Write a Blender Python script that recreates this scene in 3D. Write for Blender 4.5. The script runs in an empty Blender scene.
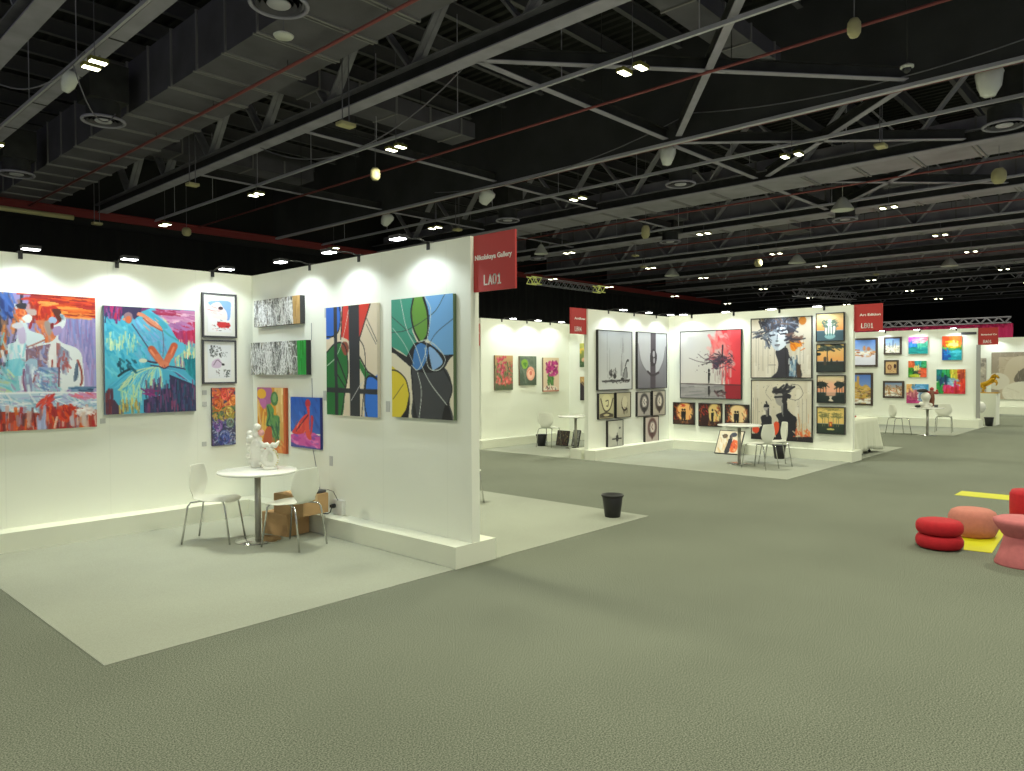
import bpy, math, random
import numpy as np
from mathutils import Vector, Matrix
PI = math.pi
random.seed(4)
RNG = np.random.RandomState(7)
SC = bpy.context.scene
COL = SC.collection

# ------------------------------------------------------------------ camera
CAM_H = 1.773
cam_d = bpy.data.cameras.new('camera')
cam = bpy.data.objects.new('camera', cam_d)
COL.objects.link(cam)
cam_d.sensor_width = 36.0
cam_d.lens = 734.93 / 1024 * 36.0
cam_d.clip_end = 300
_a, _p, _r = math.radians(42.597), math.radians(-1.131), math.radians(-0.257)
fw = Vector((math.cos(_a)*math.cos(_p), math.sin(_a)*math.cos(_p), math.sin(_p)))
rt = Vector((math.sin(_a), -math.cos(_a), 0))
up = rt.cross(fw)
r2 = rt*math.cos(_r) + up*math.sin(_r)
u2 = -rt*math.sin(_r) + up*math.cos(_r)
cam.matrix_world = Matrix(((r2.x, u2.x, -fw.x, 0), (r2.y, u2.y, -fw.y, 0), (r2.z, u2.z, -fw.z, CAM_H), (0, 0, 0, 1)))
SC.camera = cam

# ------------------------------------------------------------------ world, exposure
SC.view_settings.view_transform = 'Standard'
SC.view_settings.look = 'None'
SC.view_settings.exposure = 0.0
SC.view_settings.gamma = 1.0
SC.view_settings.use_curve_mapping = False
W = bpy.data.worlds.new('hall_air')
SC.world = W
W.use_nodes = True
W.node_tree.nodes['Background'].inputs[0].default_value = (0.86, 0.90, 1.0, 1)
W.node_tree.nodes['Background'].inputs[1].default_value = 0.30

HALL_LAMP_W = 250      # watts of each ceiling lamp pair
SPOT_W = 25            # watts of each exhibition spot
HALL_COL = (1.0, 1.0, 0.75)
SPOT_COL = (0.84, 0.95, 1.0)
LAMP_X = (-3.2, 5.0, 12.2, 20.0, 28.8, 36.3, 42.5, 51.4, 60.4, 69)
LAMP_Y = (-6.5, 0.8, 8.0, 15.3, 22.6, 29.8)

# ------------------------------------------------------------------ materials
def nt(m):
    m.use_nodes = True
    return m.node_tree
def mat(name, col, rough=0.6, metal=0.0, noise=None, bump=None, spec=None):
    m = bpy.data.materials.new(name); t = nt(m); b = t.nodes['Principled BSDF']
    b.inputs['Roughness'].default_value = rough; b.inputs['Metallic'].default_value = metal
    if spec is not None: b.inputs['Specular IOR Level'].default_value = spec
    b.inputs['Base Color'].default_value = (*col, 1)
    if noise or bump:
        tc = t.nodes.new('ShaderNodeTexCoord')
    if noise:
        sc, amt = noise
        n = t.nodes.new('ShaderNodeTexNoise'); n.inputs['Scale'].default_value = sc; n.inputs['Detail'].default_value = 4
        t.links.new(tc.outputs['Object'], n.inputs['Vector'])
        r = t.nodes.new('ShaderNodeValToRGB')
        r.color_ramp.elements[0].position = 0.3; r.color_ramp.elements[1].position = 0.7
        r.color_ramp.elements[0].color = (*[c*(1-amt) for c in col], 1)
        r.color_ramp.elements[1].color = (*[min(1, c*(1+amt)) for c in col], 1)
        t.links.new(n.outputs['Fac'], r.inputs['Fac']); t.links.new(r.outputs['Color'], b.inputs['Base Color'])
    if bump:
        sc, st = bump
        n = t.nodes.new('ShaderNodeTexNoise'); n.inputs['Scale'].default_value = sc
        t.links.new(tc.outputs['Object'], n.inputs['Vector'])
        bp = t.nodes.new('ShaderNodeBump'); bp.inputs['Strength'].default_value = st; bp.inputs['Distance'].default_value = 0.01
        t.links.new(n.outputs['Fac'], bp.inputs['Height']); t.links.new(bp.outputs['Normal'], b.inputs['Normal'])
    return m
def emis(name, col, s):
    m = bpy.data.materials.new(name); t = nt(m); b = t.nodes['Principled BSDF']
    b.inputs['Base Color'].default_value = (*col, 1)
    b.inputs['Emission Color'].default_value = (*col, 1); b.inputs['Emission Strength'].default_value = s
    return m
def carpet(name, c0, c1, big=None, rough=0.95):
    m = bpy.data.materials.new(name); t = nt(m); b = t.nodes['Principled BSDF']
    b.inputs['Roughness'].default_value = rough; b.inputs['Specular IOR Level'].default_value = 0.1
    tc = t.nodes.new('ShaderNodeTexCoord')
    n = t.nodes.new('ShaderNodeTexNoise'); n.inputs['Scale'].default_value = 120; n.inputs['Detail'].default_value = 3; n.inputs['Roughness'].default_value = 0.7
    t.links.new(tc.outputs['Object'], n.inputs['Vector'])
    r = t.nodes.new('ShaderNodeValToRGB'); r.color_ramp.elements[0].position = 0.40; r.color_ramp.elements[1].position = 0.60
    r.color_ramp.elements[0].color = (*c0, 1); r.color_ramp.elements[1].color = (*c1, 1)
    t.links.new(n.outputs['Fac'], r.inputs['Fac'])
    n2 = t.nodes.new('ShaderNodeTexNoise'); n2.inputs['Scale'].default_value = 0.55; n2.inputs['Detail'].default_value = 3
    t.links.new(tc.outputs['Object'], n2.inputs['Vector'])
    mr = t.nodes.new('ShaderNodeMapRange'); mr.inputs['To Min'].default_value = 0.9; mr.inputs['To Max'].default_value = 1.08
    mr.inputs['From Min'].default_value = 0.3; mr.inputs['From Max'].default_value = 0.7
    t.links.new(n2.outputs['Fac'], mr.inputs['Value'])
    mx = t.nodes.new('ShaderNodeVectorMath'); mx.operation = 'SCALE'
    t.links.new(r.outputs['Color'], mx.inputs[0]); t.links.new(mr.outputs['Result'], mx.inputs['Scale'])
    t.links.new(mx.outputs['Vector'], b.inputs['Base Color'])
    bp = t.nodes.new('ShaderNodeBump'); bp.inputs['Strength'].default_value = 0.08; bp.inputs['Distance'].default_value = 0.004
    t.links.new(n.outputs['Fac'], bp.inputs['Height']); t.links.new(bp.outputs['Normal'], b.inputs['Normal'])
    return m
def lin(c):
    return tuple(((x/255)/12.92 if x/255 <= 0.04045 else ((x/255+0.055)/1.055)**2.4) for x in c)

M = {}
M['carpet'] = carpet('aisle_carpet', (0.085, 0.094, 0.072), (0.258, 0.276, 0.220))
M['booth_carpet'] = carpet('booth_carpet', (0.325, 0.342, 0.285), (0.375, 0.392, 0.33))
M['wall'] = mat('wall_paint', (0.83, 0.85, 0.755), 0.75)
_t = M['wall'].node_tree; _b = _t.nodes['Principled BSDF']; _tc = _t.nodes.new('ShaderNodeTexCoord'); _sx = _t.nodes.new('ShaderNodeSeparateXYZ'); _t.links.new(_tc.outputs['Object'], _sx.inputs[0])
_ad = _t.nodes.new('ShaderNodeMath'); _ad.operation = 'ADD'; _t.links.new(_sx.outputs[0], _ad.inputs[0]); _t.links.new(_sx.outputs[1], _ad.inputs[1])
_md = _t.nodes.new('ShaderNodeMath'); _md.operation = 'MODULO'; _md.inputs[1].default_value = 0.98; _t.links.new(_ad.outputs[0], _md.inputs[0])
_lt = _t.nodes.new('ShaderNodeMath'); _lt.operation = 'LESS_THAN'; _lt.inputs[1].default_value = 0.012; _t.links.new(_md.outputs[0], _lt.inputs[0])
_mx = _t.nodes.new('ShaderNodeMix'); _mx.data_type = 'RGBA'; _mx.inputs['A'].default_value = (0.83, 0.85, 0.755, 1); _mx.inputs['B'].default_value = (0.80, 0.82, 0.728, 1)
_t.links.new(_lt.outputs[0], _mx.inputs['Factor']); _t.links.new(_mx.outputs['Result'], _b.inputs['Base Color'])
M['plinth'] = mat('plinth_paint', (0.76, 0.78, 0.66), 0.7, noise=(2.0, 0.02))
M['sign_red'] = mat('sign_red', lin((178, 46, 44)), 0.5)
M['letter'] = mat('letter_white', (0.9, 0.88, 0.85), 0.6)
M['black'] = mat('black_plastic', (0.012, 0.012, 0.013), 0.45)
M['frame_black'] = mat('frame_black', (0.02, 0.018, 0.02), 0.4)
M['frame_grey'] = mat('frame_dark_grey', (0.06, 0.06, 0.07), 0.45)
M['frame_brown'] = mat('frame_brown', (0.055, 0.035, 0.028), 0.5)
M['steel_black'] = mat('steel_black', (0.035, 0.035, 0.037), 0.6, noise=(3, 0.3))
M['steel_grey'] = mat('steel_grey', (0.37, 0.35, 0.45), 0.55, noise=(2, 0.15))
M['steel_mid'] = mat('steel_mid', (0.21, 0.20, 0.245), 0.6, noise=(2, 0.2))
M['steel_purlin'] = mat('steel_purlin', (0.12, 0.115, 0.135), 0.65)
M['far_web_lit'] = mat('steel_web_far_lit', (0.50, 0.48, 0.56), 0.55)  # lighter steel web for far trusses, their stronger lamp light painted in
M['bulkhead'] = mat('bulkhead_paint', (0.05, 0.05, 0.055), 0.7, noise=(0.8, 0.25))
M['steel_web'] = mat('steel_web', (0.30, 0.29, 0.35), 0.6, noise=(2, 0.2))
M['alu'] = mat('aluminium', (0.58, 0.56, 0.66), 0.45, 0.2)
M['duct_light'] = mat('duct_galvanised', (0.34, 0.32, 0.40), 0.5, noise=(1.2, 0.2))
M['duct'] = mat('duct_sheet', (0.115, 0.108, 0.14), 0.55, noise=(1.4, 0.2))
M['duct_flange'] = mat('duct_flange_metal', (0.26, 0.25, 0.27), 0.5)
M['deck'] = mat('roof_deck', (0.016, 0.016, 0.017), 0.8)
M['red_paint'] = mat('red_paint', lin((135, 46, 46)), 0.55)
M['pipe_red'] = mat('pipe_red', lin((150, 78, 78)), 0.5)
M['white'] = mat('white_plastic', (0.78, 0.78, 0.74), 0.4)
M['shell'] = mat('chair_shell_white', (0.74, 0.75, 0.66), 0.35)
M['chrome'] = mat('chrome', (0.62, 0.62, 0.60), 0.18, 1.0)
M['post'] = mat('brushed_post', (0.42, 0.41, 0.37), 0.35, 0.7)
M['table'] = mat('table_white', (0.80, 0.81, 0.76), 0.22)
M['card'] = mat('cardboard', lin((184, 148, 104)), 0.8, noise=(6, 0.06))
M['tape'] = mat('parcel_tape', lin((196, 170, 128)), 0.35)
M['curtain'] = mat('black_drape', (0.0035, 0.0035, 0.005), 0.9)
M['magenta'] = mat('magenta_drape', lin((168, 22, 84)), 0.8)
M['cream'] = mat('cream_plastic', lin((205, 196, 150)), 0.5)
M['foil'] = mat('plastic_wrap', (0.92, 0.93, 0.92), 0.2, 0.0, bump=(14, 1.0))
M['ceramic'] = mat('white_ceramic', (0.80, 0.79, 0.72), 0.35, bump=(60, 0.3))
M['cloth'] = mat('table_cloth', (0.72, 0.74, 0.60), 0.85)
M['gold'] = mat('gold_paint', lin((196, 150, 30)), 0.3, 0.6)
M['grey_panel'] = mat('grey_panel', (0.32, 0.32, 0.30), 0.5)
M['pouf_red'] = mat('pouf_red_velvet', lin((182, 20, 36)), 0.85, noise=(25, 0.08), bump=(90, 0.2))
M['pouf_peach'] = mat('pouf_peach_velvet', lin((196, 122, 108)), 0.85, noise=(25, 0.06), bump=(90, 0.2))
M['pouf_pink'] = mat('pouf_pink_velvet', lin((196, 110, 114)), 0.85, noise=(25, 0.06), bump=(90, 0.2))
M['yellow'] = mat('yellow_vinyl', (0.60, 0.58, 0.004), 0.5)
M['yellow_metal'] = mat('yellow_metal', lin((130, 128, 60)), 0.5)
M['tag'] = mat('card_tag', (0.50, 0.51, 0.49), 0.7)
M['lamp_face'] = emis('lamp_face', (1.0, 1.0, 0.72), 9)
M['spot_face'] = emis('spot_face', (0.96, 0.98, 1.0), 14)
M['acrylic'] = mat('acrylic_edge', (0.78, 0.80, 0.80), 0.2)
M['dome_glass'] = mat('dome_glass', (0.05, 0.05, 0.06), 0.1)
_pm = bpy.data.materials.new('painted_canvas'); _t = nt(_pm); _b = _t.nodes['Principled BSDF']
_at = _t.nodes.new('ShaderNodeAttribute'); _at.attribute_name = 'art'
_t.links.new(_at.outputs['Color'], _b.inputs['Base Color']); _b.inputs['Roughness'].default_value = 0.55
M['art'] = _pm

# ------------------------------------------------------------------ mesh builder
class MB:
    def __init__(s): s.v = []; s.f = []; s.sm = []
    def add(s, vs, fs, smooth=False):
        o = len(s.v); s.v += [tuple(v) for v in vs]; s.f += [tuple(i+o for i in f) for f in fs]; s.sm += [smooth]*len(fs); return s
    def box(s, x0, x1, y0, y1, z0, z1):
        return s.add([(x0,y0,z0),(x1,y0,z0),(x1,y1,z0),(x0,y1,z0),(x0,y0,z1),(x1,y0,z1),(x1,y1,z1),(x0,y1,z1)],
                     [(0,3,2,1),(4,5,6,7),(0,1,5,4),(1,2,6,5),(2,3,7,6),(3,0,4,7)])
    def beam(s, a, b, w, h, upv=(0,0,1)):
        a = Vector(a); b = Vector(b); d = (b-a).normalized(); u = Vector(upv)
        if abs(d.dot(u)) > 0.98: u = Vector((1,0,0))
        x = d.cross(u).normalized(); y = x.cross(d)
        vs = []
        for p in (a, b):
            for i, j in ((-1,-1),(1,-1),(1,1),(-1,1)): vs.append(p + x*(i*w/2) + y*(j*h/2))
        return s.add(vs, [(0,1,2,3),(7,6,5,4),(0,4,5,1),(1,5,6,2),(2,6,7,3),(3,7,4,0)])
    def tube(s, pts, r, n=8, closed=False):
        pts = [Vector(p) for p in pts]; N = len(pts); vs = []; prev = None
        rr = r if isinstance(r, (list, tuple)) else [r]*N
        for i, p in enumerate(pts):
            if closed: d = pts[(i+1) % N]-pts[i-1]
            else: d = pts[min(i+1, N-1)]-pts[max(i-1, 0)]
            d.normalize()
            if prev is None:
                u = Vector((0,0,1)) if abs(d.z) < 0.9 else Vector((1,0,0))
                x = d.cross(u).normalized()
            else:
                x = (prev - d*prev.dot(d)).normalized()
            prev = x; y = d.cross(x)
            for k in range(n):
                t = 2*PI*k/n; vs.append(p + (x*math.cos(t)+y*math.sin(t))*rr[i])
        fs = []
        for i in range(N if closed else N-1):
            j = (i+1) % N
            for k in range(n):
                l = (k+1) % n; fs.append((i*n+k, i*n+l, j*n+l, j*n+k))
        s.add(vs, fs, True)
        if not closed: s.f += [tuple(len(s.v)-n*N+k for k in range(n))[::-1], tuple(len(s.v)-n+k for k in range(n))]; s.sm += [False]*2
        return s
    def lathe(s, prof, n=32, c=(0,0,0), smooth=True):
        vs = []; fs = []; m = len(prof)
        for k in range(n):
            t = 2*PI*k/n
            for r, z in prof: vs.append((c[0]+r*math.cos(t), c[1]+r*math.sin(t), c[2]+z))
        for k in range(n):
            l = (k+1) % n
            for i in range(m-1): fs.append((k*m+i, l*m+i, l*m+i+1, k*m+i+1))
        return s.add(vs, fs, smooth)
    def sphere(s, c, r, n=14, m=9, sc=(1,1,1)):
        vs = []; fs = []
        for i in range(m+1):
            a = PI*i/m
            for k in range(n):
                t = 2*PI*k/n; vs.append((c[0]+r*sc[0]*math.sin(a)*math.cos(t), c[1]+r*sc[1]*math.sin(a)*math.sin(t), c[2]+r*sc[2]*math.cos(a)))
        for i in range(m):
            for k in range(n):
                l = (k+1) % n; fs.append((i*n+k, (i+1)*n+k, (i+1)*n+l, i*n+l))
        return s.add(vs, fs, True)
    def poly(s, pts, z0, z1):
        n = len(pts)
        return s.add([(x,y,z0) for x,y in pts]+[(x,y,z1) for x,y in pts],
                     [tuple(range(n))[::-1], tuple(range(n,2*n))]+[(i,(i+1)%n,n+(i+1)%n,n+i) for i in range(n)])
    def mesh(s, name, m):
        me = bpy.data.meshes.new(name); me.from_pydata(s.v, [], s.f); me.materials.append(m)
        me.polygons.foreach_set('use_smooth', s.sm); me.validate(clean_customdata=False); me.update(); return me
    def obj(s, name, m, parent=None, loc=None, rotz=0, bevel=0):
        o = bpy.data.objects.new(name, s.mesh(name, m)); COL.objects.link(o)
        if parent: o.parent = parent
        if loc is not None: o.location = loc
        o.rotation_euler.z = rotz
        if bevel:
            b = o.modifiers.new('bevel', 'BEVEL'); b.width = bevel; b.segments = 2; b.limit_method = 'ANGLE'
        return o
def tag(o, label, cat, group=None):
    o['label'] = label; o['category'] = cat
    if group: o['group'] = group
    return o
def thing(name, label, cat, loc=(0,0,0), rotz=0, group=None):
    o = bpy.data.objects.new(name, None); o.empty_display_size = 0.1; COL.objects.link(o)
    o.location = loc; o.rotation_euler.z = rotz
    return tag(o, label, cat, group)
def struct(o):
    o['kind'] = 'structure'; return o
def dup(root, loc, rotz=0, label=None):
    r = root.copy(); COL.objects.link(r); r.location = loc; r.rotation_euler.z = rotz
    if label: r['label'] = label
    for ch in list(root.children):
        c = ch.copy(); COL.objects.link(c); c.parent = r
        for g in list(ch.children):
            d = g.copy(); COL.objects.link(d); d.parent = c
    return r
def text(name, s, size, m, parent, loc, rot, bold=0.0, width=None):
    cu = bpy.data.curves.new(name, 'FONT'); cu.body = s; cu.size = size; cu.extrude = 0.001; cu.offset = bold
    cu.align_x = 'LEFT'
    o = bpy.data.objects.new(name+'_tmp', cu); COL.objects.link(o)
    bpy.context.view_layer.update()
    me = bpy.data.meshes.new_from_object(o.evaluated_get(bpy.context.evaluated_depsgraph_get()))
    bpy.data.objects.remove(o)
    me.materials.clear(); me.materials.append(m)
    if width:
        xs = [v.co.x for v in me.vertices]; k = width/(max(xs)-min(xs)); x0 = min(xs)
        for v in me.vertices: v.co.x = (v.co.x-x0)*k
    t = bpy.data.objects.new(name, me); COL.objects.link(t); t.parent = parent; t.location = loc; t.rotation_euler = rot
    return t

# ------------------------------------------------------------------ hall shell
YW = 31.8
struct(MB().box(-14, 88, -16, YW, -0.1, 0).obj('floor', M['carpet']))
struct(MB().box(-14, 88, YW, YW+0.2, 7.4, 11).obj('wall_far_upper', M['deck']))
d = MB(); n = 900
for i in range(n):
    x0 = -14+102*i/n; x1 = -14+102*(i+1)/n
    o0 = 0.035*math.sin(i*1.1); o1 = 0.035*math.sin((i+1)*1.1)
    d.add([(x0,YW-0.15+o0,0),(x1,YW-0.15+o1,0),(x1,YW-0.15+o1,7.5),(x0,YW-0.15+o0,7.5)], [(0,1,2,3)], True)
struct(d.obj('wall_far', M['curtain']))
struct(MB().box(86, 86.2, -16, YW, 0, 11).obj('wall_right_end', M['curtain']))
ceil = bpy.data.objects.new('ceiling', None); COL.objects.link(ceil); struct(ceil)
d = MB(); k = 0; x = -14.0; vs = []; 
while x < 88:
    for dx, z in ((0, 10.95), (0.12, 10.95), (0.16, 10.86), (0.28, 10.86)):
        vs += [(x+dx, -16, z), (x+dx, YW, z)]
    x += 0.32
d.add(vs, [(2*i, 2*i+1, 2*i+3, 2*i+2) for i in range(len(vs)//2-1)])
d.obj('deck', M['deck'], ceil)
MB().box(-14, 88, -16, YW, 11.0, 11.1).obj('roof_panel', M['deck'], ceil)
y = -4.4
pur = None
while y < YW:
    if pur is None:
        b = MB(); b.box(-14, 88, -0.07, 0.07, 10.45, 10.47); b.box(-14, 88, -0.012, 0.012, 10.47, 10.84); b.box(-14, 88, -0.07, 0.07, 10.84, 10.86)
        pur = b.obj('purlin', M['steel_purlin'], ceil); pur.location.y = y
    else:
        c = pur.copy(); COL.objects.link(c); c.location.y = y
    y += 1.62

# ------------------------------------------------------------------ roof trusses
PER = 3.2
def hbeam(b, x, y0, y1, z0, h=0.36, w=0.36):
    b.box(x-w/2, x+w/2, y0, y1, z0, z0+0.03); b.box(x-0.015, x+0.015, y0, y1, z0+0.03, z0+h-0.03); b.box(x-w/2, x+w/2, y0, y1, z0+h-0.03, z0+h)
TX = [3.93, 10.4, 23.7, 30.2, 37.1, 43.8, 50.3, 57.4, 64.2, 71, 77.5]
TLAB = ['roof truss nearest the camera crossing the top left corner', 'long roof truss beside the big rectangular duct, above the left booth',
        'first roof truss beyond the tall black bulkhead',
        'second roof truss beyond the tall black bulkhead', 'third roof truss beyond the tall black bulkhead', 'fourth roof truss beyond the tall black bulkhead',
        'fifth roof truss beyond the tall black bulkhead', 'sixth roof truss beyond the tall black bulkhead', 'seventh roof truss beyond the black bulkhead', 'second to last roof truss towards the far end', 'last roof truss at the far end of the hall']
base_t = None
for X, lab in zip(TX, TLAB):
    if base_t is None:
        t = base_t = thing('roof_truss', lab+', dark steel', 'roof truss', (X,0,0), 0, 'roof trusses')
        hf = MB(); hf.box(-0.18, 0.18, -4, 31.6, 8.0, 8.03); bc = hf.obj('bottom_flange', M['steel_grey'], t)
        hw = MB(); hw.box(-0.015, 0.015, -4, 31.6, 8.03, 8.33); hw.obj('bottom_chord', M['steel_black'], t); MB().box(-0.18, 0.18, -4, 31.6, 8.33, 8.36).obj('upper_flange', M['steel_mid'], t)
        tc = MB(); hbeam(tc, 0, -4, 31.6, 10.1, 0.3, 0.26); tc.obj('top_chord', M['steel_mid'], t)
        wa = MB(); wb = MB()
        for sg, b in ((1, wa), (-1, wb)):
            for off in (-0.07, 0.07):
                b.beam((off, 0.08*sg, 8.36), (off, sg*(PER/2-0.06), 10.12), 0.05, 0.13, (1,0,0))
        yy = 12.4-PER*5; first = None
        while yy < 31:
            for b in (wa, wb):
                if first is None or len(first) < 2:
                    o = b.obj('web_member', M['steel_web'], t); first = (first or [])+[o]
                else:
                    o = first[0 if b is wa else 1].copy(); COL.objects.link(o)
                o.location.y = yy
            yy += PER
    else:
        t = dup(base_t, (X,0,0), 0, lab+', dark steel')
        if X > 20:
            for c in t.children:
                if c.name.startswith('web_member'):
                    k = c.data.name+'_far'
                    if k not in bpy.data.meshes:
                        me = c.data.copy(); me.name = k; me.materials[0] = M['far_web_lit']
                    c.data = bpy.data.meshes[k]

# bracing between the trusses
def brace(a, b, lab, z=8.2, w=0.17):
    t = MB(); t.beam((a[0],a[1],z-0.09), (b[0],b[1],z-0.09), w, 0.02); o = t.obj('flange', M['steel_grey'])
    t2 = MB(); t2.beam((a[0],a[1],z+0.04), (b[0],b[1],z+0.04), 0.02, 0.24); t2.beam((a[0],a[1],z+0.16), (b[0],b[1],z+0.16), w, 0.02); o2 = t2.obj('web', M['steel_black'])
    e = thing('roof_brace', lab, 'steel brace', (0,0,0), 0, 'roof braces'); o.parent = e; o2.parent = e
bays = [(10.6, 17.8, 'left of the black bulkhead'), (18.1, 23.5, 'beyond the black bulkhead'), (23.9, 30.0, 'in the second bay beyond the bulkhead'), (4.1, 10.2, 'in the bay of the big duct')]
for bi, (x0, x1, lb) in enumerate(bays):
    if bi == 3:
        brace((x0, 4.3), (x1, 4.3), 'straight strut crossing overhead '+lb); continue
    brace((x0, 10.8), (x1, 4.6), 'diagonal steel brace falling to the right '+lb)
    brace((x0, 4.6), (x1, 10.2), 'diagonal steel brace rising to the right '+lb)
    brace((x0, 10.75), (x1, 10.6), 'dark straight steel strut nearest the camera '+lb)
    brace((x0, 17.2), (x1, 17.1), 'second dark straight steel strut '+lb)
    brace((x0, 23.4), (x1, 23.3), 'farthest dark straight steel strut '+lb)

# bulkhead with its aluminium rail
bk = thing('bulkhead', 'tall black bulkhead panel hanging from the roof with a pale rail along its foot', 'bulkhead', (17.9,0,0))
MB().box(-0.06, 0.06, -4, 31.5, 8.02, 10.85).obj('panel', M['bulkhead'], bk)
MB().box(-0.11, 0.03, -4, 31.5, 7.94, 8.02).obj('rail', M['alu'], bk)
# mid-bay rails
for X, lab, w in ((5.03, 'pale metal rail running through the top left corner', 0.05), (12.4, 'thin pale rail between the big truss and the bulkhead', 0.07), (20.3, 'thin pale rail just beyond the bulkhead', 0.09), (28.6, 'thin pale rail in the second bay beyond the bulkhead', 0.09), (35.2, 'thin pale rail in the third bay beyond the bulkhead', 0.1)):
    o = MB(); o.box(-w/2, w/2, -4, 31.4, 7.96, 8.04)
    y = 0.2
    while y < 31:
        o.box(-0.008, 0.008, y-0.008, y+0.008, 8.04, 10.45); y += 3.24
    tag(o.obj('ceiling_rail', M['alu'], None, (X,0,0)), lab, 'ceiling rail', 'ceiling rails')
o = thing('cable_tray', 'grey cable tray with joint bars beside the pale rail, top left', 'cable tray', (5.24,0,0))
b = MB(); b.box(-0.14, 0.14, -4, 31.4, 8.0, 8.10); b.obj('tray', M['steel_grey'], o)
y = -2; jb = None
while y < 31:
    if jb is None: jb = MB().box(-0.15, 0.15, 0, 0.03, 7.985, 8.11).obj('joint_bar', M['steel_black'], o, (0,y,0))
    else:
        c = jb.copy(); COL.objects.link(c); c.location.y = y
    y += 2.4

# ducts
def duct(X, w, z0, z1, lab, y0=-4, y1=31.2, pitch=1.25, m='duct'):
    t = thing('air_duct', lab, 'air duct', (X,0,0), 0, 'air ducts')
    b = MB(); b.box(-w/2, w/2, y0, y1, z0, z1); b.obj('duct_body', M[m], t)
    f0 = None; y = y0+0.4
    while y < y1:
        if f0 is None:
            f = MB(); f.box(-w/2-0.04, w/2+0.04, 0, 0.05, z0-0.035, z0+0.01); f.box(-w/2-0.04, w/2+0.04, 0.13, 0.17, z0-0.02, z0+0.01)
            f.box(-w/2-0.035, -w/2+0.01, 0, 0.05, z0, z1); f.box(w/2-0.01, w/2+0.035, 0, 0.05, z0, z1); f.box(-w/2-0.04, w/2+0.04, 0, 0.05, z1, z1+0.03)
            f0 = f.obj('duct_flange', M['duct_flange'], t); f0.location.y = y
        else:
            c = f0.copy(); COL.objects.link(c); c.location.y = y
        y += pitch
    return t
duct(7.78, 1.72, 8.05, 9.25, 'big black rectangular air duct hanging above the left booth')
duct(24.75, 1.5, 8.05, 8.8, 'wide grey air duct beyond the black bulkhead, nearest of the far ducts', pitch=1.6, m='duct_light')
duct(31.2, 1.4, 8.15, 9.2, 'wide grey air duct in the second far bay', pitch=1.6, m='duct_light')
duct(38.1, 1.4, 8.15, 9.2, 'wide grey air duct in the third far bay', pitch=1.6, m='duct_light')
duct(44.9, 1.4, 8.15, 9.2, 'wide grey air duct in the fourth far bay', pitch=1.6, m='duct_light')
duct(53.0, 1.3, 8.15, 9.2, 'wide grey air duct in the fifth far bay', pitch=1.6, m='duct_light')
def xduct(x0, x1, y0, y1, z0, z1, lab):
    t = thing('branch_duct', lab, 'branch duct', (0,0,0), 0, 'branch ducts')
    MB().box(x0, x1, y0, y1, z0, z1).obj('duct_body', M['duct'], t)
    x = x0+0.3
    while x < x1-0.1:
        f = MB(); f.box(x, x+0.05, y0-0.03, y1+0.03, z0-0.03, z1+0.02); f.obj('duct_flange', M['duct_flange'], t); x += 1.2
xduct(8.7, 16.6, 6.9, 7.6, 8.75, 9.1, 'flat branch duct crossing above the diagonal braces, top centre')
xduct(8.7, 15.6, 15.8, 16.8, 8.75, 9.2, 'flat branch duct leaving the big duct above the left booth')
xduct(8.7, 15.0, 23.6, 24.6, 8.75, 9.2, 'farther flat branch duct leaving the big duct')
xduct(25.6, 29.8, 7.2, 8.4, 8.5, 8.9, 'branch duct in the second far bay on the right')
xduct(32.3, 36.8, 13.6, 14.8, 8.5, 8.9, 'branch duct in the third far bay')
xduct(25.6, 29.8, 16.5, 17.5, 8.5, 8.9, 'branch duct in the second far bay near the far wall')

# diffusers hanging from the ducts
def diffuser(x, y, lab, z=7.6):
    t = thing('ceiling_diffuser', lab, 'air diffuser', (x,y,z), 0, 'round ceiling air diffusers')
    b = MB(); b.box(-0.42, 0.42, -0.42, 0.42, 0.42, 1.25); b.obj('plenum_box', M['steel_black'], t)
    nk = MB().lathe([(0.36,0.03),(0.36,0.45)], 28).obj('neck', M['steel_black'], t)
    MB().tube([(0.44*math.cos(a), 0.44*math.sin(a), 0.02) for a in [2*PI*k/30 for k in range(30)]], 0.035, 8, True).obj('outer_ring', M['steel_grey'], t)
    b = MB()
    for r in (0.36, 0.28): b.lathe([(r,0.0),(r-0.045,0.06)], 28)
    b.obj('vanes', M['duct'], nk)
    b = MB(); b.lathe([(0.0,0.0),(0.17,0.0),(0.19,0.02),(0.17,0.04)], 24); b.obj('centre_disc', M['alu'], t)
    return t
df = [(6.25,18.6,'round ceiling diffuser under the big duct beside the pair of lit lamps'), (6.2,10.7,'round ceiling diffuser at the top edge above the big duct end'),
      (6.15,25.4,'round ceiling diffuser at the left edge under the tray'), (20.7,11.8,'round ceiling diffuser just beyond the bulkhead, top centre right'),
      (21.1,3.3,'round ceiling diffuser beyond the bulkhead at the right edge'), (30.0,9.9,'round ceiling diffuser in the second far bay'),
      (29.6,17.4,'round ceiling diffuser in the second far bay nearer the far wall'), (21.0,19.5,'round ceiling diffuser beyond the bulkhead right above the first sign'), (29.2,25.0,'round ceiling diffuser near the yellow lit truss')]
d0 = None
for x, y, l in df:
    if d0 is None: d0 = diffuser(x, y, l)
    else: dup(d0, (x,y,7.6), 0, l)

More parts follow.
